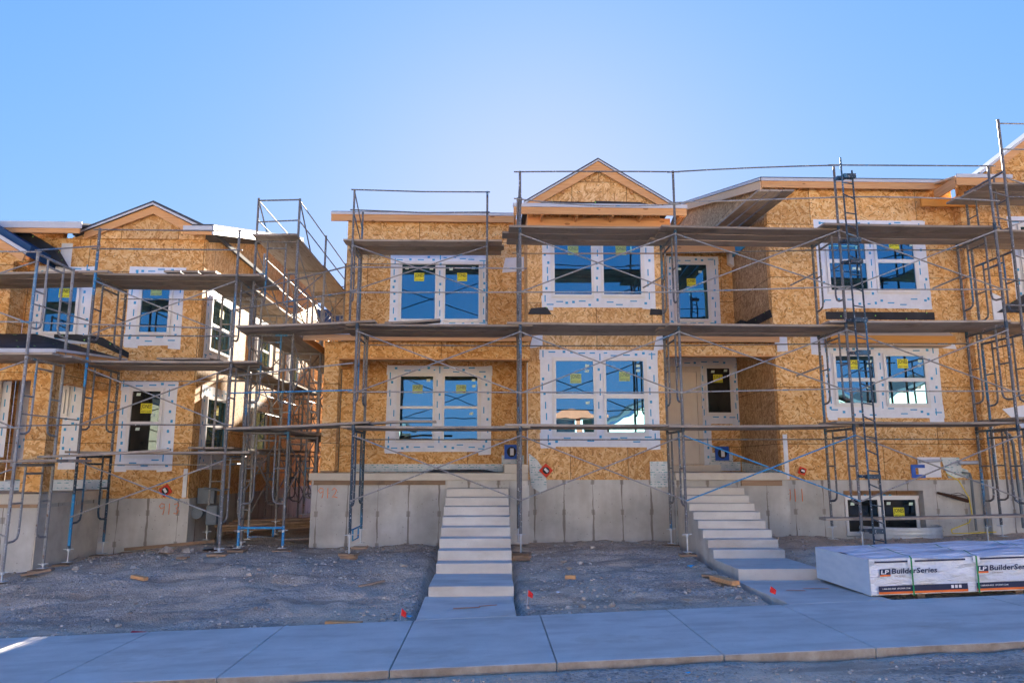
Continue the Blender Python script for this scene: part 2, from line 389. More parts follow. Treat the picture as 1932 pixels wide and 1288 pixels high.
# text into a mesh
def text_mesh(txt, size, bold=0.0, shear=0.0, spacing=1.0):
    cu = bpy.data.curves.new('t', 'FONT'); cu.body = txt; cu.size = size; cu.align_x = 'LEFT'; cu.offset = bold; cu.shear = shear; cu.space_character = spacing; cu.resolution_u = 2
    ob = bpy.data.objects.new('t', cu); C.objects.link(ob); bpy.context.view_layer.update()
    me = bpy.data.meshes.new_from_object(ob.evaluated_get(bpy.context.evaluated_depsgraph_get()))
    vs = [tuple(v.co) for v in me.vertices]; fs = [tuple(p.vertices) for p in me.polygons]
    bpy.data.objects.remove(ob); return vs, fs
_tc = {}
def put_text(mb, txt, x0, z0, y, width, height, bold=0.0, shear=0.0, xaxis=(1, 0, 0), slot=None, thick=0, slope=0):
    key = (txt, bold, shear)
    if key not in _tc: _tc[key] = text_mesh(txt, 1, bold, shear)
    vs, fs = _tc[key]
    xs = [v[0] for v in vs]; ys = [v[1] for v in vs]; a, b = min(xs), max(xs); c, d = min(ys), max(ys)
    X = Vector(xaxis)
    if slot is not None: mb.cur = slot
    o = Vector((x0, y, z0)) if xaxis[0] else Vector((x0, y, z0))
    pts = [o+X*((v[0]-a)/(b-a)*width)+Vector((0, 0, (v[1]-c)/(d-c)*height+slope*(v[0]-a)/(b-a)*width)) for v in vs]
    mb.add(pts, fs)

# ================================================================= GROUND
def pads(x, y): return noise.noise(Vector((x*.5, y*.5, 0)))*.07+noise.noise(Vector((x*1.5, y*2.6, 3)))*.06+noise.noise(Vector((x*4, y*7, 7)))*.045
def grid(x0, x1, y0, y1, nx, ny, zf):
    vs = []; fs = []
    for j in range(ny+1):
        for i in range(nx+1):
            x = lerp(x0, x1, i/nx); y = lerp(y0, y1, j/ny); vs.append((x, y, zf(x, y)))
    for j in range(ny):
        for i in range(nx):
            a = j*(nx+1)+i; fs.append((a, a+1, a+nx+2, a+nx+1))
    return vs, fs
def gfull(x, y):
    z = gz(x, y)
    if 7.1 < y < 9.45: return walkz(x)-.14
    if -.95 < x < .42 and 9.4 < y < 15.2: return z-.12+pads(x, y)*.3
    if 3.68 < x < 5.15 and 9.4 < y < 15.3: return z-.12
    b = pads(x, y)
    if y < 7.1: b = b*.35
    edge = min(1, abs(y-8.3)/2.2) if y > 9 else 1
    mound = .10*math.exp(-((x+5.3)**2/5+(y-11.8)**2/1.6))
    return z+b*edge+mound
xs = sorted(set([-1500, -600, -200, -80, -40, -25]+[round(-18+i*.09, 3) for i in range(int(36/.09)+1)]+[25, 40, 80, 200, 600, 1500]))
ys = sorted(set([-1500, -500, -150, -60, -30, -12, -4, 1, 3, 4]+[round(4.5+i*.085, 3) for i in range(int(14/.085)+1)]+[20, 22, 25, 30, 40, 60, 100, 250, 700, 1500]))
vs = [(x, y, gfull(x, y)) for y in ys for x in xs]; nx = len(xs)
fs = [(j*nx+i, j*nx+i+1, (j+1)*nx+i+1, (j+1)*nx+i) for j in range(len(ys)-1) for i in range(nx-1)]
g = MB(); g.smooth = True; g.add(vs, fs); tag(g.build('ground', 'dirt'), 'bare grey dirt and gravel building lot', kind='structure')
# sidewalk slabs (one pavement, joints are real gaps)
jx = [-14.3, -12.8, -11.2, -9.65, -8.1, -6.55, -5.0, -2.46-.02, -.90, .64, 2.2, 3.64, 6.1, 8.6, 11.1, 13.6, 16]
jx = [-14.3, -12.75, -11.2, -9.65, -8.1, -6.55, -4.05, -2.46, -.90, .64, 2.2, 3.64, 6.2, 8.7, 11.2, 13.7, 16]
m = MB()
for a, b in zip(jx, jx[1:]):
    a += .005; b -= .005
    za, zb = walkz(a), walkz(b)
    y0, y1 = 7.15, 9.40
    m.cur = 0
    m.add([(a, y0, za-.16), (b, y0, zb-.16), (b, y1, zb-.16), (a, y1, za-.16), (a, y0, za+.01), (b, y0, zb+.01), (b, y1, zb), (a, y1, za)],
          [(0, 3, 2, 1), (4, 5, 6, 7), (0, 1, 5, 4), (1, 2, 6, 5), (2, 3, 7, 6), (3, 0, 4, 7)])
    m.mi[-4] = 1
o = m.build('sidewalk', ['concrete', 'concrete_dirty'], None, .012); tag(o, 'pale concrete sidewalk with tooled joints', kind='structure')
# loose stones
def blob(mb, c, r, seed):
    rnd = random.Random(seed); n = 6
    vs = [(c[0], c[1], c[2]+r*.7)]; rings = 2
    for k_ in range(rings):
        rr = r*(.75 if k_ == 0 else 1); zz = c[2]+(r*.45 if k_ == 0 else -r*.1)
        for j in range(n):
            a = 2*pi*j/n+rnd.random()*.5; q = rr*(.7+.5*rnd.random())
            vs.append((c[0]+q*cos(a), c[1]+q*sin(a)*.8, zz+rnd.uniform(-.15, .15)*r))
    fs = [(0, 1+j, 1+(j+1) % n) for j in range(n)]+[(1+j, 1+n+j, 1+n+(j+1) % n, 1+(j+1) % n) for j in range(n)]
    mb.add(vs, fs)
m = MB(); i = 0
def clear(x, y):
    if 7.0 < y < 9.5: return False
    if -1 < x < .5 and 9 < y < 15.2: return False
    if 3.6 < x < 5.2 and 9 < y < 15.2: return False
    if x > 4.8 and 9.4 < y < 11.6: return False
    if x > 6.15 and y > 15.5: return False
    if -3.6 < x < 3.9 and y > 15: return False
    return True
while i < 18000:
    x = random.uniform(-10.5, 11); y = random.choice((random.uniform(4.9, 7.1), random.uniform(9.5, 15.4), random.uniform(9.5, 15.4)))
    if not clear(x, y): i += 1; continue
    dens = noise.noise(Vector((x*.6, y*.6, 11)))
    if random.random() > .55+dens*1.2: i += 1; continue
    r = .011+.022*random.random()**3 if y > 8 else .007+.015*random.random()**3
    if random.random() < .02: r *= 2.3
    blob(m, (x, y, gfull(x, y)+r*.1), r, i); i += 1
tag(m.build('gravel', 'stone'), 'loose grey gravel scattered over the dirt', 'gravel', kind='stuff')

# ================================================================= WINDOWS
STICK = None
def strips_print(mb, X0, X1, Z0, Z1, y, horiz, rnd, fx=None):
    """small blue marks along a tape strip"""
    L = (X1-X0) if horiz else (Z1-Z0)
    t = rnd.uniform(.05, .2)
    while t < L-.1:
        big = rnd.random() < .5
        a, b = (.15, .026) if big else (.06, .05)
        if horiz: cx = X0+t; cz = rnd.uniform(Z0+.03, Z1-.05) if Z1-Z0 > .1 else (Z0+Z1)/2-.01; q = (cx, cx+a, cz, cz+b)
        else: cz = Z0+t; cx = rnd.uniform(X0+.015, max(X0+.016, X1-.06)); q = (cx, cx+b, cz, cz+a)
        def pt(u, w): return fx(u, w) if fx else (u, y, w)
        mb.add([pt(q[0], q[2]), pt(q[1], q[2]), pt(q[1], q[3]), pt(q[0], q[3])], [(0, 1, 2, 3)])
        t += a+rnd.uniform(.05, .17)
def window(parent, plane, tape, panes, kind='front', seed=1, stickers=(), small=(), ragged=True, glassmat='glass', pale=False):
    """tape: (X0,X1,Z0,Z1); panes: list of groups, each (X0,X1,[(z0,z1),...]); kind front = facing -Y at Y=plane; side = facing +X at X=plane"""
    rnd = random.Random(seed)
    if kind == 'front':
        def pt(u, w, d): return (u, plane-d, w)
        def bxx(mb, u0, u1, w0, w1, d0, d1): mb.box(u0, u1, plane-d1, plane-d0, w0, w1)
    else:
        def pt(u, w, d): return (plane+d, u, w)
        def bxx(mb, u0, u1, w0, w1, d0, d1): mb.box(plane+d0, plane+d1, u0, u1, w0, w1)
    fr = MB(); px0 = min(p[0] for p in panes); px1 = max(p[1] for p in panes); pz0 = min(z[0] for p in panes for z in p[2]); pz1 = max(z[1] for p in panes for z in p[2])
    fw = .055
    for (a, b, zz) in panes:
        lo = min(z[0] for z in zz); hi = max(z[1] for z in zz)
        bxx(fr, a-fw, a, lo-fw, hi+fw, .004, .05); bxx(fr, b, b+fw, lo-fw, hi+fw, .004, .05)
        bxx(fr, a, b, lo-fw, lo, .004, .05); bxx(fr, a, b, hi, hi+fw, .004, .05)
        for za, zb in zip(zz, zz[1:]):
            u0, u1 = sorted((za, zb))[0][1], sorted((za, zb))[1][0]
            bxx(fr, a, b, u0, u1, .006, .042)
        bxx(fr, a-fw-.03, b+fw+.03, lo-fw-.03, hi+fw+.03, .003, .012)
    w = fr.build('window', 'vinyl', parent)
    # tape : overlapping strips
    t = MB(); X0, X1, Z0, Z1 = tape
    il, ir, ib, it = px0-fw, px1+fw, pz0-fw, pz1+fw
    def strip(u0, u1, w0, w1, d):
        j = (lambda: rnd.uniform(-.015, .015)) if ragged else (lambda: 0)
        t.add([pt(u0+j(), w0+j(), d), pt(u1+j(), w0+j(), d), pt(u1+j(), w1+j(), d), pt(u0+j(), w1+j(), d)], [(0, 1, 2, 3)])
    ex = .06 if ragged else 0
    strip(X0, X1, Z0, ib+.03, .0022)
    strip(X0+.01, il+.03, Z0-ex*rnd.random(), Z1, .0030); strip(ir-.03, X1, Z0-ex*1.6*rnd.random(), Z1, .0030)
    strip(X0-.01, X1+.02, it-.03, Z1, .0040)
    if len(panes) > 1: strip(panes[0][1]+fw-.01, panes[1][0]-fw+.01, Z0+.02, Z1-.02, .0135)
    t.cur = 1
    f = lambda d: (lambda u, w_: pt(u, w_, d))
    strips_print(t, X0, X1, Z0+.01, ib-.01, 0, True, rnd, f(.0058)); strips_print(t, X0, X1, it+.01, Z1-.01, 0, True, rnd, f(.0058))
    strips_print(t, X0+.02, il-.04, Z0, Z1, 0, False, rnd, f(.0062)); strips_print(t, ir+.04, X1-.02, Z0, Z1, 0, False, rnd, f(.0062))
    if len(panes) > 1 and panes[1][0]-panes[0][1] > .2: strips_print(t, panes[0][1]+fw+.01, panes[1][0]-fw-.01, Z0, Z1, 0, False, rnd, f(.0152))
    t.build('flashing_tape', ['tape', 'tape_blue'], w)
    for (a, b, zz) in panes:
        for z in zz:
            gm = MB(); bxx(gm, a, b, z[0], z[1], .008, .02); gm.build('pane', glassmat, w)
    for (u, z, wd) in stickers:
        s_ = MB(); h = wd*.86; d = .0225
        s_.add([pt(u-wd/2, z-h/2, d), pt(u+wd/2, z-h/2, d), pt(u+wd/2, z+h/2, d), pt(u-wd/2, z+h/2, d)], [(0, 1, 2, 3)])
        if kind == 'front':
            put_text(s_, 'JONES', u-wd*.45, z-h*.12, plane-.0237, wd*.9, h*.54, .012, slot=1)
            put_text(s_, 'PAINT & GLASS', u-wd*.43, z-h*.42, plane-.0237, wd*.86, h*.18, .004, slot=1)
        else:
            put_text(s_, 'JONES', plane+.0237, z-h*.1, u-wd*.43, wd*.86, h*.48, .018, xaxis=(0, 1, 0), slot=1)
            put_text(s_, 'PAINT & GLASS', plane+.0237, z-h*.40, u-wd*.43, wd*.86, h*.2, .012, xaxis=(0, 1, 0), slot=1)
        s_.build('sticker', ['yellow_reflection', 'ink_reflection'] if pale else ['yellow', 'black'], w)
    for (u, z, wd, hh) in small:
        s_ = MB(); d = .0222; s_.add([pt(u-wd/2, z-hh/2, d), pt(u+wd/2, z-hh/2, d), pt(u+wd/2+.01, z+hh/2, d), pt(u-wd/2+.01, z+hh/2, d)], [(0, 1, 2, 3)])
        s_.build('sticker', 'pale_sticker', w)
    return w
def rect(px, Y):   # pixel bbox -> X0,X1,Z0,Z1
    x0, y0, x1, y1 = px; ym = (y0+y1)/2; xm = (x0+x1)/2
    return P(x0, ym, Y).x, P(x1, ym, Y).x, P(xm, y1, Y).z, P(xm, y0, Y).z
def winpx(parent, Y, tape, groups, st=(), small=(), **k):
    """groups: list of lists of px boxes (each group = one sash stack)"""
    gs = []
    for grp in groups:
        r = [rect(b, Y) for b in grp]
        gs.append((sum(q[0] for q in r)/len(r), sum(q[1] for q in r)/len(r), [(q[2], q[3]) for q in r]))
    S_ = [(P(x, y, Y).x, P(x, y, Y).z, .235) for x, y in st]
    sm = [(P(x, y, Y).x, P(x, y, Y).z, .085, .06) for x, y in small]
    return window(parent, Y, rect(tape, Y), gs, stickers=S_, small=sm, **k)

def paint_digits(strokes, parent, y):
    m = MB()
    for st in strokes: m.tube([(a, y, b) for a, b in st], .008, 5)
    return m.build('painted_number', 'paint_orange', parent)
DIG = {'9': [[(.9, .9), (.4, 1), (.1, .75), (.4, .5), (.85, .65), (.9, .9), (.85, .3), (.7, 0)]], '1': [[(.5, 1), (.5, 0)]],
       '2': [[(.1, .8), (.4, 1), (.8, .8), (.6, .45), (.1, .1), (.5, .15), (1, .05)]], '3': [[(.1, .9), (.6, 1), (.8, .8), (.4, .55), (.8, .35), (.6, .05), (.1, .1)]]}
def number(txt, x, z, w, h, parent, y):
    st = []
    for i, c_ in enumerate(txt):
        for s_ in DIG[c_]: st.append([(x+i*w*1.15+a*w, z+b*h) for a, b in s_])
    return paint_digits(st, parent, y)

# ================================================================= CENTRE HOUSE (porch on the left, gabled bay on the right)
H2 = thing('townhouse', 'unfinished townhouse behind the straight stairs, orange 912 on its foundation, gabled bay', 'house', (.2, 17, .2))
# foundation
m = MB(); m.box(-3.55, -.855, 15.12, 17.3, -.4, 1.468); m.box(.43, .829, 15.12, 17.3, -.4, 1.468); m.box(-.854, .429, 15.14, 17.3, -.4, 1.468)
m.box(.83, 3.79, 15.6, 18, -.4, 1.47)
m.box(-3.44, .83, 17.3, 27, -.4, 1.6)
fo = m.build('foundation', 'concrete_wall', H2)
number('912', -3.42, 1.12, .12, .20, fo, 15.118)
m = MB(); m.box(-3.60, .80, 15.06, 17.25, 1.47, 1.615); m.build('porch_slab', 'concrete', H2, .01)
bx('ledger', 'scrap_wood', H2, -3.5, -.87, 15.07, 15.118, 1.38, 1.468)
bx('door_step', 'concrete', H2, .33, .82, 15.35, 17.2, 1.617, 1.79)
# walls
m = MB(); m.box(-3.44, .83, 17.2, 17.35, 1.6, 7.70); m.box(-3.44, -3.3, 17.352, 26, 1.6, 7.45)
m.prismx([(17.36, 7.452), (26, 7.452), (26, 9.6), (22, 9.3)], -3.438, -3.3); m.box(-3.298, 3.8, 25.8, 26, 1.6, 9)
m.build('wall', 'osb', H2)
m = MB(); m.box(.83, 3.80, 15.6, 15.75, 1.47, 7.30); m.box(.832, .98, 15.752, 17.198, 1.6, 7.3); m.box(3.66, 3.798, 15.752, 18.0, 1.6, 7.3)
m.build('wall', 'osb_tall', H2)
m = MB(); m.prism([(.95, 7.43), (3.84, 7.43), (2.40, 8.42)], 15.5, 15.6); m.build('gable_wall', 'osb_tall', H2)
# porch column and beam
m = MB(); m.box(-3.44, -3.14, 15.30, 15.60, 1.66, 3.98); m.build('column', 'osb', H2)
m = MB(); m.box(-3.43, -3.15, 15.31, 15.59, 1.617, 1.659); m.build('column_base', 'scrap_wood', H2)
m = MB(); m.box(-3.44, .86, 15.28, 15.52, 3.985, 4.33); m.box(-3.438, -3.2, 15.525, 17.198, 3.985, 4.33); m.build('porch_beam', 'osb', H2)
bx('beam_bottom', 'lumber', H2, -3.14, .84, 15.275, 15.525, 3.955, 3.983)
m = MB(); m.add([(-3.8, 14.8, 4.42), (.86, 14.8, 4.42), (.86, 17.19, 5.0), (-3.8, 17.19, 5.0), (-3.8, 14.8, 4.46), (.86, 14.8, 4.46), (.86, 17.19, 5.04), (-3.8, 17.19, 5.04)],
     [(0, 3, 2, 1), (4, 5, 6, 7), (0, 1, 5, 4), (1, 2, 6, 5), (2, 3, 7, 6), (3, 0, 4, 7)])
pr_ = m.build('porch_roof', 'lumber_pale', H2)
bx('fascia', 'lumber', pr_, -3.78, .86, 14.8, 14.84, 4.27, 4.415)
bx('metal_edge', 'roof_edge', pr_, -3.81, .87, 14.775, 14.797, 4.39, 4.468)
bx('fascia', 'lumber_y', pr_, -3.80, -3.765, 14.845, 17.19, 4.27, 4.42).rotation_euler = (0, 0, 0)
# printed wrap strips at the porch floor and corner flashing
m = MB(); m.box(-3.1, .35, 17.185, 17.197, 1.62, 1.80); m.box(.30, .82, 17.18, 17.195, 1.80, 2.0)
m.build('base_wrap', 'printed_wrap', H2)
m = MB(); m.prism([(.845, 2.02), (1.02, 1.88), (1.2, 1.62), (1.22, 1.28), (1.1, 1.2), (.9, 1.32), (.86, 1.6)], 15.585, 15.597); m.build('corner_wrap', 'printed_wrap', H2)
m = MB(); m.box(3.40, 3.79, 15.585, 15.597, 1.32, 1.85); m.build('corner_wrap', 'printed_wrap', H2)
bx('corner_wrap', 'tape', H2, .818, .829, 15.62, 15.95, 1.8, 3.95)
m = MB(); m.prism([(-1.5, 1.622), (.2, 1.622), (-.1, 1.68), (-1.2, 1.68)], 16.2, 16.6); m.build('felt_scrap', 'felt', H2)
# upper left eave
m = MB()
m.prismx([(17.09, 7.74), (22.4, 9.27), (22.4, 9.36), (17.09, 7.83)], -3.82, .60); m.prismx([(22.4, 9.27), (26.4, 8.1), (26.4, 8.18), (22.4, 9.36)], -3.82, .60)
rf = m.build('roof', 'shingle', H2)
bx('fascia', 'lumber', rf, -3.82, .62, 17.04, 17.085, 7.57, 7.745)
bx('metal_edge', 'roof_edge', rf, -3.83, .62, 17.015, 17.037, 7.73, 7.79)
# gable roof + pent roof
m = MB()
for s_ in (-1, 1):
    a = (2.40, 8.55); b = (2.40+s_*1.66, 8.55-1.66*.62)
    m.prism([(a[0], a[1]-.10), (b[0], b[1]-.10), (b[0], b[1]-.03), (a[0], a[1]-.03)], 15.36, 23)
gr = m.build('roof', 'shingle', H2)
for s_ in (-1, 1):
    a = (2.40, 8.44); b = (2.40+s_*1.64, 8.44-1.64*.62)
    MB().prism([(a[0], a[1]-.21), (b[0], b[1]-.17), (b[0]+s_*.0, b[1]), a], 15.38, 15.42).build('rake_board', 'lumber', gr)
    MB().prism([(a[0], a[1]+.003), (b[0]+s_*.05, b[1]-.03), (b[0]+s_*.05, b[1]+.01), (a[0], a[1]+.035)], 15.34, 15.358).build('metal_edge', 'roof_edge', gr)
for x, z in ((1.62, 7.76), (3.15, 7.78)):
    MB().beam((x, 15.43, z), (x+(.0), 15.49, z), .05, .1).build('outlooker', 'lumber_y', gr)
m = MB(); m.prismx([(14.9, 7.20), (15.49, 7.40), (15.49, 7.44), (14.9, 7.24)], .50, 4.2)
pn = m.build('pent_roof', 'lumber_pale', H2)
bx('fascia', 'lumber', pn, .50, 4.2, 14.86, 14.897, 7.02, 7.2)
bx('metal_edge', 'roof_edge', pn, .49, 4.21, 14.83, 14.857, 7.17, 7.25)
bx('ledger', 'lumber', pn, .82, 3.95, 15.30, 15.34, 6.88, 7.10); bx('soffit_board', 'lumber_pale', pn, 1.0, 3.5, 15.30, 15.59, 6.80, 6.85)
for x in (1.12, 1.86, 2.62, 3.25, 4.1): MB().box(x-.02, x+.02, 14.9, 15.30, 7.0, 7.14).build('lookout', 'lumber_y', pn)
for x in (.52, 4.15): MB().box(x, x+.04, 14.9, 15.6, 7.0, 7.19).build('fascia', 'lumber_y', pn)
MB().prism([(.95, 7.43), (1.3, 7.50), (2.3, 7.49), (2.32, 7.52), (3.3, 7.50), (3.7, 7.42)], 15.38, 15.47).build('felt_strip', 'felt', pn)
# small flashings beside the bay
for (a, b, c_, d_, y) in ((.30, 6.35, .83, 6.75, 17.19), (.86, 4.25, 1.15, 4.55, 15.59), (3.55, 4.2, 3.79, 4.55, 15.59)):
    MB().prism([(a, b), (c_, b+.05), (c_, d_), (a+.08, d_-.03)], y-.006, y).build('corner_patch', 'tape', H2)
m = MB(); m.prism([(.84, 5.0), (1.35, 5.0), (1.25, 5.16), (.9, 5.13)], 15.57, 15.597); m.prism([(3.5, 5.0), (3.79, 5.0), (3.79, 5.12), (3.52, 5.14)], 15.57, 15.597); m.build('felt_scrap', 'felt', H2)
# windows
w = winpx(H2, 17.2, (736, 482, 918, 612), [[(758, 500, 821, 602)], [(840, 500, 903, 602)]], st=[(791, 523), (872, 523)], small=[(768, 506), (814, 507), (851, 508), (893, 506)], seed=3, glassmat='glass_deep')
w['label'] = 'upper double window over the porch with two plain panes'
w = winpx(H2, 17.2, (728, 690, 927, 851), [[(754, 710, 818, 766), (756, 771, 815, 828)], [(838, 710, 902, 766), (839, 771, 899, 828)]], st=[(788, 734), (870, 734)], small=[(808, 717), (893, 717), (894, 728), (889, 780)], seed=4, pale=True)
w['label'] = 'lower double sash window under the porch roof'
w = winpx(H2, 15.6, (1022, 432, 1234, 581), [[(1046, 446, 1115, 556)], [(1138, 446, 1208, 556)]], st=[(1081, 473), (1171, 473)], seed=5, pale=True, glassmat='glass_deep')
w['label'] = 'upper double window of the gabled bay'
w = winpx(H2, 15.6, (1018, 660, 1242, 843), [[(1048, 681, 1120, 743), (1050, 752, 1119, 815)], [(1142, 681, 1215, 743), (1145, 752, 1214, 815)]], st=[(1086, 714), (1178, 710)], small=[(1107, 690), (1107, 700), (1203, 690), (1203, 699), (1108, 760)], seed=6, pale=True)
w['label'] = 'lower double sash window of the gabled bay'

# ================================================================= RIGHT HOUSE
H3 = thing('townhouse', 'unfinished townhouse with the cream door, orange 911 paint and a basement window', 'house', (8, 18, .3))
m = MB(); m.box(3.80, 6.158, 15.14, 18.2, -.4, 1.468)
# block foundation with an opening for the basement window
m.box(6.16, 7.50, 15.6, 15.85, -.4, 1.46); m.box(9.22, 10.47, 15.6, 15.85, -.4, 1.46); m.box(7.50, 9.22, 15.6, 15.85, 1.24, 1.46); m.box(7.50, 9.22, 15.6, 15.85, -.4, .30)
m.box(6.16, 6.4, 15.852, 27, -.4, 1.46)
fo = m.build('foundation', 'concrete_wall', H3)
number('911', 6.25, 1.02, .13, .26, fo, 15.597)
bx('porch_slab', 'concrete', H3, 3.81, 6.10, 15.06, 18.1, 1.47, 1.62, bevel=.01)
bx('ledger', 'scrap_wood', H3, 5.16, 6.0, 15.085, 15.138, 1.36, 1.467)
bx('door_step', 'concrete', H3, 3.9, 5.45, 17.3, 18.09, 1.622, 1.78)
m = MB(); m.box(3.80, 6.24, 18.1, 18.25, 1.6, 7.35); m.box(6.22, 10.5, 15.6, 15.78, 1.465, 8.0); m.build('wall', 'osb', H3)
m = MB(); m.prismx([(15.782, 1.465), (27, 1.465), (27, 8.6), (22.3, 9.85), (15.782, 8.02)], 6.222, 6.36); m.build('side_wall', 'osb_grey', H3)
m = MB(); m.box(6.24, 6.245, 0, 0, 0, 0)
bx('back_wall', 'osb', H3, 6.4, 16, 26.6, 26.8, 1.46, 8)
# main roof
m = MB(); m.prismx([(15.36, 8.04), (22.3, 9.98), (22.3, 10.06), (15.36, 8.12)], 6.04, 10.3); m.prismx([(22.3, 9.98), (27.2, 8.6), (27.2, 8.68), (22.3, 10.06)], 6.04, 10.3)
rf = m.build('roof', 'shingle', H3)
bx('fascia', 'lumber', rf, 6.04, 10.3, 15.33, 15.358, 7.86, 8.03)
bx('metal_edge', 'roof_edge', rf, 6.03, 10.3, 15.305, 15.327, 8.01, 8.075)
MB().prismx([(15.362, 7.83), (22.3, 9.77), (22.3, 9.96), (15.362, 8.02)], 6.02, 6.06).build('rake_board', 'lumber_pale', rf)
MB().prismx([(15.33, 8.02), (22.3, 9.97), (22.3, 10.03), (15.33, 8.08)], 5.99, 6.017).build('metal_edge', 'roof_edge', rf)
for i in range(9): bx('rafter_tail', 'lumber_y', rf, 6.55+i*.42, 6.59+i*.42, 15.36, 15.598, 7.90, 8.0)
# recess eave
m = MB(); m.prismx([(17.7, 7.20), (20.5, 7.9), (20.5, 7.96), (17.7, 7.26)], 3.81, 6.2); r2 = m.build('roof', 'shingle', H3)
bx('fascia', 'lumber', r2, 3.82, 6.18, 17.66, 17.697, 7.05, 7.22)
# porch roof and beam
m = MB(); m.prismx([(15.3, 4.52), (18.09, 5.02), (18.09, 5.06), (15.3, 4.56)], 3.81, 6.2); r3 = m.build('porch_roof', 'lumber_pale', H3)
bx('fascia', 'lumber', r3, 3.82, 6.2, 15.26, 15.297, 4.36, 4.52)
bx('porch_beam', 'osb', H3, 3.81, 6.2, 15.42, 15.60, 4.10, 4.35); bx('beam_bottom', 'lumber', H3, 3.82, 6.19, 15.415, 15.60, 4.07, 4.098)
MB().prism([(6.22, 4.2), (6.5, 4.22), (6.5, 4.62), (6.22, 4.64)], 15.585, 15.597).build('corner_patch', 'tape', H3)
MB().prism([(7.02, 4.15), (7.32, 4.12), (7.32, 4.7), (7.02, 4.7)], 15.585, 15.597).build('corner_patch', 'tape', H3)
MB().prism([(9.6, 4.32), (10.25, 4.28), (10.2, 4.42), (9.7, 4.62)], 15.575, 15.597).build('corner_patch', 'tape', H3)
MB().prism([(6.1, 6.85), (6.24, 6.75), (6.24, 7.28), (6.1, 7.28)], 17.9, 18.08).build('corner_patch', 'tape', H3)
# pent roof over lower windows
m = MB(); m.prismx([(15.2, 4.46), (15.59, 4.72), (15.59, 4.76), (15.2, 4.50)], 7.27, 9.98); r4 = m.build('pent_roof', 'lumber_pale', H3)
bx('fascia', 'lumber_orange', r4, 7.27, 9.98, 15.16, 15.198, 4.34, 4.50); bx('soffit_board', 'lumber_pale', r4, 7.3, 9.9, 15.21, 15.57, 4.30, 4.33)
m = MB(); m.box(7.4, 9.83, 15.58, 15.597, 4.93, 5.10); m.build('felt_strip', 'felt', H3)
MB().prism([(6.02, 5.0), (6.22, 5.0), (6.2, 5.2), (6.05, 5.22)], 17.2, 18.0).build('felt_scrap', 'felt', H3)
MB().prismx([(15.62, 4.98), (17.9, 4.98), (17.9, 5.2), (15.7, 5.16)], 6.19, 6.215).build('felt_strip', 'felt', H3)
# printed wraps at the door recess
m = MB(); m.box(5.42, 6.18, 18.07, 18.097, 1.64, 1.86); m.box(5.45, 6.0, 18.07, 18.097, 1.862, 2.08)
m.prismx([(15.62, 1.47), (18.05, 1.64), (18.05, 1.86), (15.62, 1.66)], 6.205, 6.219); m.build('base_wrap', 'printed_wrap', H3)
# door
dr = MB(); dr.box(4.2, 5.16, 18.03, 18.098, 1.79, 4.06); d_ = dr.build('door', 'door_cream', H3)
m = MB()
for (a, b, c_, e_) in ((4.32, 4.60, 1.98, 2.75), (4.72, 5.02, 1.98, 2.75), (4.32, 4.60, 2.9, 3.85), (4.72, 5.02, 2.9, 3.85)):
    for q in ((a, b, c_, c_+.02), (a, b, e_-.02, e_), (a, a+.02, c_+.02, e_-.02), (b-.02, b, c_+.02, e_-.02)): m.box(q[0], q[1], 18.02, 18.029, q[2], q[3])
m.build('door_panel', 'door_cream', d_)
MB().cyl((5.08, 18.0, 2.72), .03, .03, 12, 'y').build('lock_hole', 'copper_dark', d_)
m = MB(); m.box(5.165, 5.27, 18.0, 18.098, 1.79, 4.20); m.box(4.0, 5.163, 18.0, 18.098, 4.065, 4.20); m.box(4.05, 4.19, 18.0, 18.098, 1.79, 4.06); m.build('door_frame', 'door_frame', H3)
m = MB(); m.quad((5.28, 18.094, 1.75), (5.5, 18.094, 1.75), (5.5, 18.094, 4.4), (5.28, 18.094, 4.4)); m.quad((4.0, 18.092, 4.2), (6.2, 18.092, 4.2), (6.2, 18.092, 4.5), (4.0, 18.092, 4.5))
m.cur = 1; rr_ = random.Random(5); strips_print(m, 5.3, 5.45, 1.8, 4.3, 18.089, False, rr_); strips_print(m, 4.1, 6.1, 4.25, 4.45, 18.087, True, rr_)
m.build('flashing_tape', ['tape', 'tape_blue'], H3)
w = winpx(H3, 18.1, (1318, 676, 1398, 800), [[(1334, 695, 1377, 778)]], st=[(1354, 714)], small=[(1344, 701), (1368, 699)], seed=8, glassmat='glass_dark'); w['label'] = 'narrow sidelight window beside the cream door'
w = winpx(H3, 18.1, (1260, 484, 1357, 613), [[(1276, 500, 1334, 602)]], st=[(1304, 533)], small=[(1281, 508), (1320, 513)], seed=9, glassmat='glass_deep'); w['label'] = 'single upper window in the recess between bay and right block'
w = winpx(H3, 15.6, (1541, 416, 1750, 581), [[(1562, 436, 1632, 490), (1564, 497, 1632, 548)], [(1653, 436, 1722, 490), (1655, 497, 1724, 548)]], st=[(1686, 465)], small=[(1621, 508), (1610, 507), (1718, 463)], seed=10, glassmat='glass_deep'); w['label'] = 'upper double sash window of the right block'
w = winpx(H3, 15.6, (1556, 650, 1775, 788), [[(1576, 672, 1649, 713), (1579, 720, 1650, 760)], [(1670, 672, 1744, 713), (1676, 720, 1745, 761)]], st=[(1610, 688), (1702, 686)], small=[(1639, 682), (1638, 690), (1734, 681), (1733, 690), (1638, 730), (1733, 731)], seed=11); w['label'] = 'lower double sash window of the right block under an orange board'
w = winpx(H3, 15.78, (1597, 934, 1735, 1006), [[(1599, 942, 1656, 1002)], [(1667, 942, 1727, 1002)]], st=[(1695, 966)], small=[(1607, 950), (1675, 949), (1717, 950)], seed=12, ragged=False, glassmat='glass_dark'); w['label'] = 'basement window set into the concrete foundation'

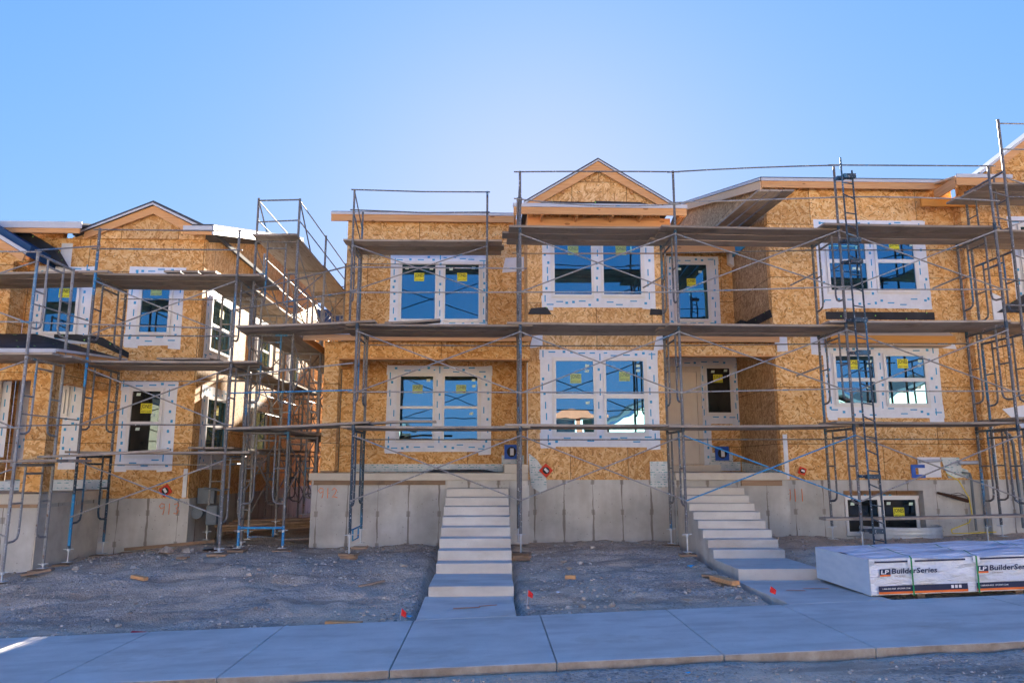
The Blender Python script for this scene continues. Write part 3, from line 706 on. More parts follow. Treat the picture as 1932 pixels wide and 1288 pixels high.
# ================================================================= FAR RIGHT HOUSE
H4 = thing('townhouse', 'gabled unfinished townhouse cut off by the right edge of the picture', 'house', (13, 18, .4))
bx('foundation', 'concrete_wall', H4, 10.475, 18, 15.35, 26, -.4, 1.47)
bx('wall', 'osb', H4, 10.505, 18, 15.35, 15.5, 1.475, 7.75)
bx('side_wall', 'osb', H4, 10.502, 10.6, 15.52, 26, 1.475, 7.75)
MB().prism([(10.505, 7.752), (16.6, 7.752), (13.6, 10.08), (10.9, 8.1), (10.505, 8.0)], 15.35, 15.45).build('gable_wall', 'osb', H4)
m = MB(); m.prism([(10.7, 8.02), (13.6, 10.20), (13.6, 10.27), (10.65, 8.05)], 14.95, 15.75); m.prism([(13.6, 10.20), (17, 7.64), (17.1, 7.64), (13.6, 10.27)], 14.95, 15.75); rf = m.build('roof', 'felt_blue', H4)
MB().prism([(11.0, 8.06), (13.6, 10.0), (13.6, 10.2), (11.0, 8.24)], 14.9, 14.945).build('rake_board', 'lumber', rf)
MB().prism([(10.75, 8.06), (13.6, 10.205), (13.6, 10.28), (10.7, 8.09)], 14.87, 14.897).build('metal_edge', 'roof_edge', rf)
m = MB(); m.prismx([(14.6, 7.84), (15.34, 7.98), (15.34, 8.02), (14.6, 7.88)], 9.95, 11.15); pn = m.build('pent_roof', 'lumber_pale', H4)
bx('fascia', 'lumber', pn, 9.95, 11.15, 14.56, 14.597, 7.66, 7.84); bx('metal_edge', 'roof_edge', pn, 9.95, 11.17, 14.53, 14.557, 7.82, 7.9)
bx('ledger', 'lumber_orange', pn, 9.6, 10.9, 15.28, 15.34, 7.45, 7.64); bx('rake_board', 'lumber_y', pn, 9.93, 9.97, 14.6, 15.33, 7.62, 7.83)
w = window(H4, 15.35, (11.55, 13.2, 5.3, 7.25), [(11.8, 12.95, [(5.55, 6.2), (6.26, 7.0)])], seed=21)
MB().prism([(11.05, 5.05), (11.9, 5.05), (12.6, 5.6), (12.6, 6.0)], 15.30, 15.347).build('felt_strip', 'felt', H4)
MB().prism([(10.98, 4.75), (11.2, 4.72), (11.2, 5.4), (10.98, 5.5)], 15.32, 15.347).build('corner_patch', 'tape', H4)
MB().prism([(10.95, 2.95), (12.3, 3.2), (12.3, 2.3), (11.5, 2.25), (11.3, 2.6)], 15.335, 15.347).build('corner_patch', 'tape', H4)

# ================================================================= LEFT HOUSE
H1 = thing('townhouse', 'unfinished townhouse left of the gap, gabled, with orange 913 painted on its foundation', 'house', (-8, 17, 0))
m = MB(); m.box(-7.75, -6.14, 15.6, 27, -.5, 1.10); m.box(-13, -7.752, 15.62, 27, -.5, 1.10); m.box(-13, -7.95, 13.5, 15.618, -.6, 1.088)
fo = m.build('foundation', 'concrete_wall', H1); number('913', -6.75, .78, .13, .22, fo, 15.597)
m = MB(); m.box(-7.948, -7.93, 13.505, 15.61, -.5, 1.02); m.build('foundation_side', 'concrete', H1)
bx('porch_slab', 'concrete', H1, -13, -7.90, 13.44, 15.598, 1.09, 1.27, bevel=.01)
bx('ledger', 'scrap_wood', H1, -8.9, -7.93, 13.45, 13.49, 1.03, 1.088)
m = MB(); m.box(-9.9, -6.18, 15.6, 15.75, 1.10, 6.62); m.box(-13, -9.902, 15.1, 15.3, 1.27, 5.95); m.box(-9.95, -9.905, 15.3, 15.6, 1.27, 5.95); m.build('wall', 'osb', H1)
m = MB(); m.prismx([(15.752, 1.10), (26, 1.10), (26, 7.6), (22.2, 8.5), (15.752, 6.6)], -6.30, -6.182); m.build('side_wall', 'osb_tall', H1)
bx('back_wall', 'osb', H1, -13, -6.31, 25.8, 26, 1.1, 7.5); bx('wall', 'osb', H1, -13, -9.95, 16.8, 16.95, 5.0, 7.18)
m = MB(); pk_ = P(290, 384, 15.55); m.prism([(-9.0, 6.60), (-6.2, 6.60), (-6.2, 6.72), (-7.28, 7.28), (-9.0, 6.62)], 15.53, 15.598); m.build('gable_wall', 'osb_tall', H1)
m = MB(); m.prismx([(15.1, 6.72), (16.8, 7.194), (16.8, 7.274), (15.1, 6.80)], -10.6, -8.6); m.prismx([(15.1, 6.72), (16.8, 7.194), (16.8, 7.274), (15.1, 6.80)], -6.3, -5.85); m.prismx([(16.8, 7.194), (22.2, 8.70), (22.2, 8.78), (16.8, 7.274)], -10.6, -5.85); m.prismx([(22.2, 8.70), (26.3, 7.6), (26.3, 7.68), (22.2, 8.78)], -10.6, -5.85); rf = m.build('roof', 'shingle', H1)
bx('fascia', 'lumber', rf, -10.5, -8.6, 15.05, 15.09, 6.56, 6.66); bx('metal_edge', 'roof_edge', rf, -10.5, -8.55, 15.02, 15.047, 6.66, 6.80)
bx('fascia', 'lumber', rf, -6.45, -5.86, 15.05, 15.09, 6.56, 6.66); bx('metal_edge', 'roof_edge', rf, -6.45, -5.85, 15.02, 15.047, 6.64, 6.74)
MB().prismx([(15.05, 6.56), (22.2, 8.52), (22.2, 8.74), (15.05, 6.76)], -5.855, -5.82).build('rake_board', 'roof_edge', rf)
pk = (-7.28, 7.33)
GY = 15.45
m = MB(); m.prism([(pk[0], pk[1]-.0), (-8.92, 6.62), (-8.92, 6.705), (pk[0], pk[1]+.085)], GY-.075, 21); m.prism([(pk[0], pk[1]), (-6.03, 6.74), (-6.03, 6.825), (pk[0], pk[1]+.085)], GY-.075, 21); g1 = m.build('roof', 'shingle', H1)
MB().prism([(pk[0], pk[1]-.20), (-8.7, 6.54), (-8.7, 6.70), (pk[0], pk[1]-.02)], GY-.04, GY).build('rake_board', 'lumber', g1)
MB().prism([(pk[0], pk[1]-.20), (-6.38, 6.64), (-6.15, 6.74), (pk[0], pk[1]-.02)], GY-.04, GY).build('rake_board', 'lumber', g1)
MB().prism([(pk[0], pk[1]-.015), (-8.85, 6.64), (-8.85, 6.675), (pk[0], pk[1]+.03)], GY-.10, GY-.078).build('metal_edge', 'roof_edge', g1)
MB().prism([(pk[0], pk[1]-.015), (-6.15, 6.76), (-6.05, 6.77), (pk[0], pk[1]+.03)], GY-.10, GY-.078).build('metal_edge', 'roof_edge', g1)
MB().beam((-8.15, GY, 6.93), (-7.98, 15.58, 6.82), .04, .1).build('outlooker', 'lumber_y', g1)
# left bay gable seen at the edge
m = MB(); m.prism([(-13, 5.952), (-9.6, 5.952), (-12, 7.4), (-13, 7.4)], 15.12, 15.2); m.build('gable_wall', 'osb', H1)
m = MB(); m.prism([(-9.35, 5.93), (-12, 7.5), (-12, 7.75), (-9.3, 6.15)], 14.65, 15.9); g2 = m.build('roof', 'felt_blue', H1)
MB().prism([(-9.42, 5.82), (-12, 7.35), (-12, 7.52), (-9.38, 5.96)], 14.6, 14.645).build('rake_board', 'lumber', g2)
MB().prism([(-9.36, 5.965), (-12, 7.525), (-12, 7.60), (-9.33, 6.03)], 14.57, 14.597).build('metal_edge', 'roof_edge', g2)
MB().prism([(-9.33, 6.0), (-9.0, 5.9), (-9.3, 6.35), (-9.9, 6.7), (-10.3, 6.8)], 15.35, 15.59).build('felt_strip', 'felt', g2)
MB().prism([(-9.28, 5.25), (-9.02, 5.25), (-9.02, 6.5), (-9.25, 6.5)], 15.585, 15.597).build('corner_patch', 'tape', H1)
# porch roof (hip)
m = MB(); m.smooth = False
m.add([(-13, 13.1, 3.80), (-7.66, 13.1, 3.80), (-7.70, 15.59, 3.98), (-9.25, 15.59, 4.42), (-9.3, 15.09, 4.42), (-13, 15.09, 4.42)], [(0, 1, 4, 5), (1, 2, 3, 4)])
p1 = m.build('porch_roof', 'felt', H1)
bx('fascia', 'lumber', p1, -13, -7.69, 13.08, 13.12, 3.64, 3.74); bx('metal_edge', 'roof_edge', p1, -13, -7.66, 13.05, 13.077, 3.73, 3.80)
MB().prismx([(13.12, 3.64), (15.58, 3.83), (15.58, 3.94), (13.12, 3.745)], -7.70, -7.665).build('fascia', 'lumber_y', p1)
MB().prismx([(13.08, 3.75), (15.59, 3.95), (15.59, 3.99), (13.08, 3.80)], -7.66, -7.63).build('metal_edge', 'roof_edge', p1)
MB().prism([(-9.2, 4.43), (-8.3, 4.30), (-7.62, 4.0), (-7.62, 4.12), (-8.2, 4.44), (-9.2, 4.56)], 15.57, 15.597).build('felt_strip', 'felt', p1)
m = MB(); m.box(-8.33, -7.96, 13.55, 13.92, 1.30, 3.30); m.build('column', 'osb', H1)
m = MB(); m.box(-13, -7.96, 13.58, 13.8, 3.303, 3.62); m.box(-8.2, -7.97, 13.803, 15.598, 3.303, 3.62); m.build('porch_beam', 'osb', H1)
m = MB(); m.box(-13, -7.98, 15.07, 15.096, 1.28, 1.46); m.box(-9.88, -7.8, 15.575, 15.597, 1.28, 1.48); m.build('base_wrap', 'printed_wrap', H1)
w = winpx(H1, 15.6, (62, 503, 172, 648), [[(88, 520, 145, 626)]], st=[(123, 553)], seed=31, glassmat='glass_deep'); w['label'] = 'upper left window above the porch roof'
w = winpx(H1, 15.6, (240, 504, 345, 652), [[(268, 522, 320, 627)]], st=[(296, 549)], seed=32, pale=True, glassmat='glass_deep'); w['label'] = 'upper right window under the gable'
w = winpx(H1, 15.6, (222, 720, 330, 886), [[(248, 738, 303, 795), (246, 801, 298, 856)]], st=[(277, 770)], small=[(262, 744), (289, 783), (260, 809)], seed=33, glassmat='glass_dark'); w['label'] = 'lower sash window beside the orange number'
w = winpx(H1, 15.6, (118, 718, 152, 885), [[(124, 735, 126, 780)]], seed=34, ragged=False); w['label'] = 'narrow taped sidelight behind the porch column'
m = MB(); q = rect((28, 716, 74, 880), 15.6); m.quad((q[0], 15.594, q[2]), (q[1], 15.594, q[2]), (q[1], 15.594, q[3]), (q[0], 15.594, q[3])); m.cur = 1; strips_print(m, q[0], q[1], q[2], q[3], 15.592, False, random.Random(3)); m.build('flashing_tape', ['tape', 'tape_blue'], H1)
q = rect((-40, 702, 16, 862), 15.1); m = MB(); m.quad((q[0], 15.094, q[2]), (q[1], 15.094, q[2]), (q[1], 15.094, q[3]), (q[0], 15.094, q[3])); m.cur = 1; strips_print(m, q[1]-.14, q[1]-.02, q[2], q[3], 15.092, False, random.Random(9)); m.build('flashing_tape', ['tape', 'tape_blue'], H1)
MB().box(q[0], q[1]-.17, 15.03, 15.093, 1.3, q[3]-.1).build('door', 'door_cream', H1)
# side wall windows (facing the gap)
for i, (y0, y1, zz, sd_) in enumerate(((16.15, 17.35, [(4.32, 4.82), (4.88, 5.42)], 41), (16.25, 17.4, [(2.05, 2.6), (2.66, 3.2)], 42), (19.4, 20.5, [(4.3, 4.82), (4.88, 5.4)], 43), (19.5, 20.5, [(2.1, 2.6), (2.66, 3.2)], 44), (22.6, 23.6, [(4.4, 5.4)], 45))):
    w = window(H1, -6.18, (y0-.28, y1+.25, zz[0][0]-.36, zz[-1][1]+.28), [(y0, y1, zz)], kind='side', seed=sd_, stickers=[((y0+y1)/2, zz[-1][0]+.33, .25)] if i < 2 else ())
    w['label'] = ('upper' if zz[0][0] > 4 else 'lower')+' side window facing the gap, '+('nearest the street', 'nearest the street', 'middle one', 'farther back', 'farthest back')[i]

# ================================================================= STAIRS
def stairs(name, label, X0t, X1t, X0b, X1b, Ytop, Ybot, ztop, zbot, land_y, lx, slab, grp):
    t = thing(name, label, 'stairs', ((X0t+X1t)/2, (Ytop+Ybot)/2, zbot))
    n = 9; m = MB()
    for i in range(n-1):
        f = i/(n-1); y = lerp(Ybot, Ytop, i/(n-1)); z = lerp(zbot, ztop, (i+1)/n)
        x0 = lerp(X0b, X0t, f); x1 = lerp(X1b, X1t, f)
        yb = Ytop if i == n-2 else lerp(Ybot, Ytop, (i+1)/(n-1))
        m.box(x0, x1, y, yb+(0 if i == n-2 else .0), -.35, z)
    m.build('flight', 'concrete', t, .012)
    MB().box(lx[0], lx[1], land_y, Ybot-.003, -.3, zbot).build('landing', 'concrete', t, .012)
    return t
stairs('concrete_stairs', 'straight concrete stairs up to the porch between the two lower double windows', -.83, .40, -.82, .38, 15.10, 12.0, 1.47, .09, 10.75, (-.835, .365), None, 1)
stairs('concrete_stairs', 'concrete stairs climbing to the cream front door, beside the wrapped lumber', 3.82, 5.11, 3.80, 5.03, 15.05, 12.7, 1.47, .22, 11.4, (3.78, 5.05), None, 2)
def slab(x0, x1, y0, y1, z0a, z0b, z1):
    m = MB(); m.add([(x0, y0, -.4), (x1, y0, -.4), (x1, y1, -.4), (x0, y1, -.4), (x0, y0, z0a), (x1, y0, z0b), (x1, y1, z1), (x0, y1, z1)],
        [(0, 3, 2, 1), (4, 5, 6, 7), (0, 1, 5, 4), (1, 2, 6, 5), (2, 3, 7, 6), (3, 0, 4, 7)])
    return tag(m.build('path', 'concrete', None, .01), kind='structure')
slab(-.88, .35, 9.42, 10.745, walkz(-.88), walkz(.35), -.045); slab(3.74, 5.05, 9.42, 11.395, walkz(3.74), walkz(5), .055)
# orange paint marks on the two paths
def spray(label, pts):
    m = MB()
    for a, b in pts:
        m.add([(a[0], a[1]-.02, a[2]), (b[0], b[1]-.02, b[2]), (b[0], b[1]+.03, b[2]), (a[0], a[1]+.02, a[2])], [(0, 1, 2, 3)])
    return m
sp1 = spray('', [((-.45, 9.98, walkz(-.3)+.012), (-.1, 10.02, walkz(-.3)+.014)), ((-.12, 10.1, walkz(-.3)+.015), (.12, 10.15, walkz(-.3)+.02))])
tag(sp1.build('paint_mark', 'paint_orange'), 'orange spray dash on the path slab of the straight stairs', 'paint mark')
sp1 = spray('', [((4.1, 10.4, .072), (4.35, 10.35, .072)), ((4.4, 10.55, .072), (4.75, 10.5, .072))])
tag(sp1.build('paint_mark', 'paint_orange'), 'orange spray dash on the path slab beside the lumber stack', 'paint mark')

# ================================================================= SCAFFOLDING
R_POST, R_IN, R_BR = .0265, .019, .0135
def frame(parent, X, yf, yb, z0, z1, mat='steel', axis='y', rungs=True):
    """end frame with goose-neck inner legs; from (X,yf) to (X,yb) or along X when axis='x' (then X is the Y)"""
    def pt(t, z): return (X, t, z) if axis == 'y' else (t, X, z)
    m = MB(); H = z1-z0; s_ = 1 if yb > yf else -1; d = abs(yb-yf); o = min(.30, d*.28)
    m.tube([pt(yf, z0), pt(yf, z1)], R_POST); m.tube([pt(yb, z0), pt(yb, z1)], R_POST)
    m.tube([pt(yf, z1-.03), pt(yb, z1-.03)], R_POST*.9)
    m.tube([pt(yf+s_*o, z1-.17), pt(yb-s_*o, z1-.17)], R_IN)
    zb = z0+H*.26
    for a, q in ((yf, s_), (yb, -s_)):
        m.tube([pt(a+q*o, z1-.03), pt(a+q*o, zb+.14), pt(a+q*o*.9, zb+.05), pt(a+q*o*.62, zb+.01), pt(a, zb)], R_IN)
        m.tube([pt(a, z0+H*.62), pt(a+q*o, z0+H*.62)], R_IN*.8)
    return m.build('frame', mat, parent)
def jack(parent, x, y, z0, wood=None, blocks=1):
    """screw jack from the ground up to z0"""
    g_ = gfull(x, y)+.02+.035*blocks
    m = MB(); m.tube([(x, y, g_), (x, y, z0+.02)], .014, 8); m.box(x-.07, x+.07, y-.07, y+.07, g_, g_+.008)
    zc = z0-.015; m.tube([(x-.09, y, zc), (x+.09, y, zc+.01)], .009, 6); m.tube([(x, y, z0-.04), (x, y, z0)], .03, 8)
    m.build('base_jack', 'galv', parent)
    return g_
def rod(parent, name, pts, r=R_BR, mat='steel_light'):
    m = MB(); m.tube(pts, r, 6); return m.build(name, mat, parent)
def xbrace(parent, a, b, zlo, zhi, mat='steel_light'):
    """a,b = (x,y) of two posts"""
    m = MB(); q = .03
    A = Vector((a[0], a[1]-q, 0)); B = Vector((b[0], b[1]-q, 0))
    m.tube([A+Vector((0, 0, zhi)), B+Vector((0, 0, zlo))], R_BR, 6); m.tube([A+Vector((0, -.026, zlo)), B+Vector((0, -.026, zhi))], R_BR, 6)
    mid = (A+B)/2+Vector((0, 0, (zlo+zhi)/2)); m.tube([mid+Vector((0, -.045, 0)), mid+Vector((0, .02, 0))], .012, 6)
    return m.build('cross_brace', mat, parent)
PLK = None
def plank(label, a, b, width, thick=.04, axis='x', group='scaffold planks', mat=None, sag=.012):
    """a, b end centre points (x,y,z bottom)"""
    a = Vector(a); b = Vector(b); d = (b-a).normalized(); sd_ = d.cross(Vector((0, 0, 1))).normalized()*width/2
    m = MB(); n = 6; vs = []
    for i in range(n+1):
        p = a.lerp(b, i/n)-Vector((0, 0, sag*4*(i/n)*(1-i/n)))
        vs += [p-sd_, p+sd_, p+sd_+Vector((0, 0, thick)), p-sd_+Vector((0, 0, thick))]
    fs = [(0, 1, 2, 3), tuple(n*4+j for j in (3, 2, 1, 0))]
    for i in range(n):
        for j in range(4): fs.append((i*4+j, (i+1)*4+j, (i+1)*4+(j+1) % 4, i*4+(j+1) % 4))
    m.add(vs, fs)
    base = a.lerp(b, .5); o = m.build('plank', mat or ('plank' if abs(d.x) > .5 else 'plank_y'))
    return tag(o, label, 'plank', group)
def deck(label, x0, x1, y0, y1, z0, z1=None, n=3, axis='x', group='scaffold planks'):
    """a deck of n planks; label prefix says where"""
    z1 = z0 if z1 is None else z1
    names = {3: ('street-side', 'middle', 'house-side'), 2: ('street-side', 'house-side'), 1: ('single',)}[n] if axis == 'x' else {3: ('left', 'middle', 'right'), 2: ('left', 'right'), 1: ('single',)}[n]
    rr = random.Random(hash(label) % 1000 if False else sum(map(ord, label)))
    w = (y1-y0)/n if axis == 'x' else (x1-x0)/n
    for i in range(n):
        j = rr.uniform(-.07, .07); dz = rr.uniform(0, .008)
        if axis == 'x':
            y = y0+w*(i+.5); plank(f'weathered grey {names[i]} plank {label}', (x0+j, y, z0+dz), (x1+j+rr.uniform(-.03, .03), y, z1+dz), w-.034, group=group)
        else:
            x = x0+w*(i+.5); plank(f'weathered grey {names[i]} plank {label}', (x, y0+j, z0+dz), (x, y1+j, z1+dz), w-.006, group=group)

# ---- main front scaffold : posts 0..4
PX_ = [-2.46, .58, 3.55, 6.58, 9.53]; PY = [13.5, 13.5, 13.4, 13.1, 13.0]; BK = [y*1.087 for y in PY]
LV = [.56, 2.44, 4.33, 6.22]
LVR = [[0, 0, 0, .06, .06], [0, 0, 0, .03, .03], [0, 0, 0, -.01, .02], [0, 0, .0, -.03, -.05]]
SC = thing('scaffold', 'long tubular scaffold along the centre and right houses, three decks high with a top rail', 'scaffold', (3.5, 13.6, .2))
top = [2, 3, 3, 3, 3]
for i, (x, y, yb) in enumerate(zip(PX_, PY, BK)):
    mats = ('steel', 'steel', 'steel', 'steel') if i != 0 else ('steel_dark', 'steel', 'steel', 'steel')
    for l in range(3 if i else 2):
        z0 = LV[l]+LVR[l][i]; z1 = LV[l+1]+LVR[l+1][i]
        frame(SC, x, y, yb, z0, z1-.02, mats[l])
    for yy in (y, yb): jack(SC, x, yy, LV[0]+LVR[0][i], blocks=2 if i in (0, 1) else 1)
    if i:
        z = LV[3]+LVR[3][i]; m = MB(); m.tube([(x, y, z-.02), (x, y, 7.40)], R_POST*.9); m.build('guard_post', 'steel', SC)
    else:
        MB().tube([(x, y, LV[2]), (x, y, 5.62)], R_POST).build('guard_post', 'steel', SC)
    for zc in ([LV[1], LV[2]]+([LV[3]] if i else [])):
        for yy in (y, yb): MB().tube([(x, yy, zc-.07), (x, yy, zc+.06)], .031, 8).build('coupling', 'steel_dark', SC)
def rail(i, z, back=False, mat='steel_light', dx=.12, z2=None, sag=0):
    Y = BK if back else PY; o = -.035 if not back else .035
    a = Vector((PX_[i]-dx, Y[i]+o, z)); b = Vector((PX_[i+1]+dx, Y[i+1]+o, z2 if z2 is not None else z))
    mid = a.lerp(b, .5)-Vector((0, 0, sag)); rod(SC, 'guard_rail', [a, a.lerp(mid, .5)-Vector((0, 0, sag*.25)), mid, mid.lerp(b, .5)-Vector((0, 0, sag*.25)), b], .0135, mat)
rail(1, 7.37, sag=-.01, mat='steel'); rail(2, 7.36, z2=7.42, sag=-.02, mat='steel'); rail(3, 7.42, z2=7.40, mat='steel')
rail(1, 6.83, z2=6.72, sag=.09); rail(2, 6.74, z2=6.78); rail(3, 6.78, z2=6.70, sag=-.03)
for i in (1, 2, 3):
    rail(i, 4.98, z2=4.98+.06*(i == 2)); rail(i, 6.10, True, 'scrap_wood' if i == 1 else 'steel')
rail(0, 5.44, z2=5.44); rail(0, 4.95, z2=4.98)
for i in range(4): rail(i, 3.09, z2=3.09+(.05 if i == 2 else 0)); rail(i, 4.16, True, 'steel'); rail(i, 2.27, True, 'steel')
m_br = 'steel_light'
for i in range(4):
    a = (PX_[i], PY[i]); b = (PX_[i+1], PY[i+1])
    xbrace(SC, a, b, 3.07, 4.22); xbrace(SC, a, b, 1.14, 2.30, 'steel_blue' if i == 2 else 'steel_light')
    if i: xbrace(SC, a, b, 4.98, 6.12)
# side guard at the left top end
x, y, yb = PX_[1], PY[1], BK[1]
MB().tube([(x, yb, 6.2), (x, yb, 7.3)], R_POST*.9).build('guard_post', 'steel', SC)
rod(SC, 'guard_rail', [(x, y, 7.35), (x, yb, 6.85)], .014, 'steel'); rod(SC, 'guard_rail', [(x, y, 6.85), (x, yb, 6.35)], .014, 'steel'); rod(SC, 'guard_rail', [(x+.03, y, 6.85), (x+.03, yb, 6.85)], .014, 'steel')
# short outriggers / clamps on rear posts
for x, y, z in ((3.55, BK[2]-.03, 5.62), (6.58, BK[3]-.03, 5.62), (6.58, BK[3]-.03, 3.72), (9.53, BK[4]-.03, 5.55)):
    rod(SC, 'tie_clamp', [(x+.05, y, z), (x-.3, y+.5, z-.15)], .018, 'steel_light')
# blue lower foot of the left post
m = MB(); m.tube([(PX_[0], PY[0], .62), (PX_[0], BK[0], .62)], .016); m.tube([(PX_[0], PY[0]+.3, .62), (PX_[0], PY[0]+.3, .42), (PX_[0], BK[0]-.3, .42), (PX_[0], BK[0]-.3, .62)], .014); m.build('foot_bar', 'steel_blue', SC)
where = ['before the centre porch', 'before the gabled bay', 'before the cream door recess', 'before the right block']
for l, (zz, nm) in enumerate(((LV[1], 'of the lowest deck'), (LV[2], 'of the middle deck'), (LV[3], 'of the top deck'))):
    for i in range(4):
        if l == 2 and i == 0: continue
        y0 = (PY[i]+PY[i+1])/2; y1 = (BK[i]+BK[i+1])/2
        d0 = .0 if i % 2 == 0 else .042
        ex = .28
        deck(f'{nm} {where[i]}', PX_[i]-ex, PX_[i+1]+ex*.6, y0, y1, zz+d0*.9+LVR[l+1][i], zz+(.04-d0)*.0+d0*.9+LVR[l+1][i+1], 3)
plank('weathered low plank crossing the basement window', (6.0, 13.35, .80), (9.9, 13.3, .86), .30)
plank('weathered low plank behind it, near the right edge', (8.9, 13.62, .82), (12.2, 13.6, .9), .28)
# steep loose planks at the top
for k_, nm in enumerate(('left', 'centre', 'right')):
    a = P(1429+23.6*(k_+.5), 361, 13.6); b = P(1338+21*(k_+.5), 438, 17.3)
    plank(f'{nm} of three loose planks jutting out above the top deck by the right eave', a, b, .222, mat='plank_y', sag=0)
# ladder
LD = thing('scaffold_ladder', 'dark steel climbing ladder clamped to the scaffold post near the lower right window', 'ladder', (6.7, 12.9, .4))
def lad(z): return 6.63+.0*z
m = MB(); yl = 12.86
z0, z1 = .36, 7.48
m.tube([(6.66, yl, z0), (6.60, yl, z1)], .017); m.build('rail', 'steel_dark', LD)
m = MB(); m.tube([(6.86, yl, z0), (6.80, yl, z1-.25)], .017); m.build('rail', 'steel_dark', LD)
zz = .5; i = 0
while zz < 7.2:
    m = MB(); xo = 6.66-.06*(zz-z0)/7.36; m.tube([(xo, yl, zz+(.06 if i % 2 else .0)), (xo+.2, yl, zz+(0 if i % 2 else .0)-.03)], .0125, 6); m.build('rung', 'steel_dark', LD); zz += .295; i += 1
for z in (.62, 1.55, 3.75, 4.35, 5.45, 5.85, 7.1):
    m = MB(); m.box(6.55, 6.72, 12.93, 13.04, z, z+.05); m.box(6.63, 6.86, 12.83, 12.95, z-.02, z+.06); m.build('clamp', 'steel_dark', LD)

# ---- upper tower standing on the porch roof
T2 = thing('scaffold', 'small scaffold tower standing on the centre porch roof with a two-rail top guard', 'scaffold', (-1.5, 16, 4.7))
for x, col_ in ((-3.03, 'steel'), (-.06, 'steel')):
    frame(T2, x, 15.72, 16.85, 4.86, 6.66, col_)
    m = MB(); m.tube([(x, 15.72, 6.6), (x, 15.72, 7.84)], R_POST*.9); m.build('guard_post', 'steel', T2)
    for y in (15.72, 16.85):
        m = MB(); zr = 4.46+(y-14.8)*.243; m.tube([(x, y, zr+.01), (x, y, 4.88)], .014); m.box(x-.07, x+.07, y-.07, y+.07, zr+.012, zr+.03); m.build('base_jack', 'galv', T2)
MB().tube([(-3.03, 16.85, 6.6), (-3.03, 16.85, 7.72)], R_POST*.9).build('guard_post', 'steel', T2)
rod(T2, 'guard_rail', [(-3.1, 15.68, 7.83), (-1.5, 15.68, 7.80), (.0, 15.68, 7.81)], .015, 'steel'); rod(T2, 'guard_rail', [(-3.1, 15.68, 7.36), (-1.5, 15.68, 7.31), (.0, 15.68, 7.34)], .015, 'steel')
rod(T2, 'guard_rail', [(-3.03, 15.75, 7.8), (-3.03, 16.85, 7.3)], .014, 'steel'); rod(T2, 'guard_rail', [(-3.03, 15.75, 7.3), (-3.03, 16.85, 6.9)], .014, 'steel')
xbrace(T2, (-3.03, 15.72), (-.06, 15.72), 5.50, 6.55); rod(T2, 'guard_rail', [(-3.0, 16.85, 6.45), (0, 16.85, 6.45)], .012)
deck('of the tower on the porch roof, over the upper double window', -3.2, .32, 15.72, 16.85, 6.66, 6.68, 3)

# ---- gap tower, frames across the gap, running back
T3 = thing('scaffold', 'narrow scaffold run filling the gap between the left and centre houses', 'scaffold', (-4.2, 15, .2))
gy = [14.2, 16.6, 19.0, 21.4]; X0g, X1g = -4.64, -3.82
for j, y in enumerate(gy):
    for l in range(3):
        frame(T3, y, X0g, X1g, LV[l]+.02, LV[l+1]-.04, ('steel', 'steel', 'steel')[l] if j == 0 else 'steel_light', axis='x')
    for x in (X0g, X1g): jack(T3, x, y, LV[0]+.02)
    m = MB(); m.tube([(X0g, y, LV[3]-.05), (X0g, y, 7.05)], R_POST*.9); m.tube([(X1g, y, LV[3]-.05), (X1g, y, 7.05)], R_POST*.9)
    if j in (0, 3): m.tube([(X0g, y, 7.0), (X1g, y, 7.03)], .017); m.tube([(X0g, y, 6.55), (X1g, y, 6.6)], .015)
    m.build('guard_post', 'steel', T3)
for j in range(3):
    for x in (X0g, X1g):
        for lo, hi in ((1.1, 2.3), (3.05, 4.2), (4.95, 6.1)):
            m = MB(); m.tube([(x-.03, gy[j], hi), (x-.03, gy[j+1], lo)], R_BR, 6); m.tube([(x-.055, gy[j], lo), (x-.055, gy[j+1], hi)], R_BR, 6); m.build('cross_brace', 'steel_light', T3)
        for z in (3.4, 5.3, 6.6, 7.0):
            rod(T3, 'guard_rail', [(x, gy[j], z), (x, gy[j+1], z)], .013)
for x in (X0g, X1g): rod(T3, 'guard_rail', [(x, 14.2, 7.0), (x, 15.3, 6.2)], .014, 'steel')
m = MB(); m.tube([(X0g, 14.17, .62), (X1g, 14.17, .62)], .024); m.tube([(X0g+.18, 14.17, .62), (X0g+.18, 14.17, .46), (X1g-.18, 14.17, .46), (X1g-.18, 14.17, .62)], .018)
m.tube([(X0g, 14.2, .30), (X0g, 14.2, .66)], .027); m.tube([(X1g, 14.2, .30), (X1g, 14.2, .66)], .027); m.build('foot_bar', 'steel_blue', T3)
for l, nm in ((1, 'lowest'), (2, 'middle'), (3, 'top')):
    for j in range(3):
        deck(f'of the {nm} deck in the gap, '+('nearest the street', 'halfway back', 'farthest back')[j], X0g-.02, X1g+.04, gy[j]-.22+.02*j, gy[j+1]+.18, LV[l]-.02+.042*(j % 2), None, 3, axis='y', group='planks in the gap')
# planks from the gap tower to the front scaffold
for l, nm, z in ((1, 'lowest', 2.40), (2, 'middle', 4.27)):
    deck(f'bridging gap tower and centre scaffold at the {nm} deck', -4.75, -2.2, 13.45, 14.5, z, z+.12, 3)
rod(T3, 'guard_rail', [(-4.9, 14.1, 5.05), (-2.5, 13.46, 5.5)], .015, 'steel'); rod(T3, 'guard_rail', [(-5.05, 14.1, 4.72), (-2.5, 13.46, 4.98)], .015, 'steel')
rod(T3, 'guard_rail', [(-4.9, 14.15, 3.45), (-2.5, 13.46, 3.62)], .015, 'steel_light'); rod(T3, 'guard_rail', [(-4.95, 14.1, 3.12), (-2.5, 13.46, 3.12)], .015, 'steel_blue')
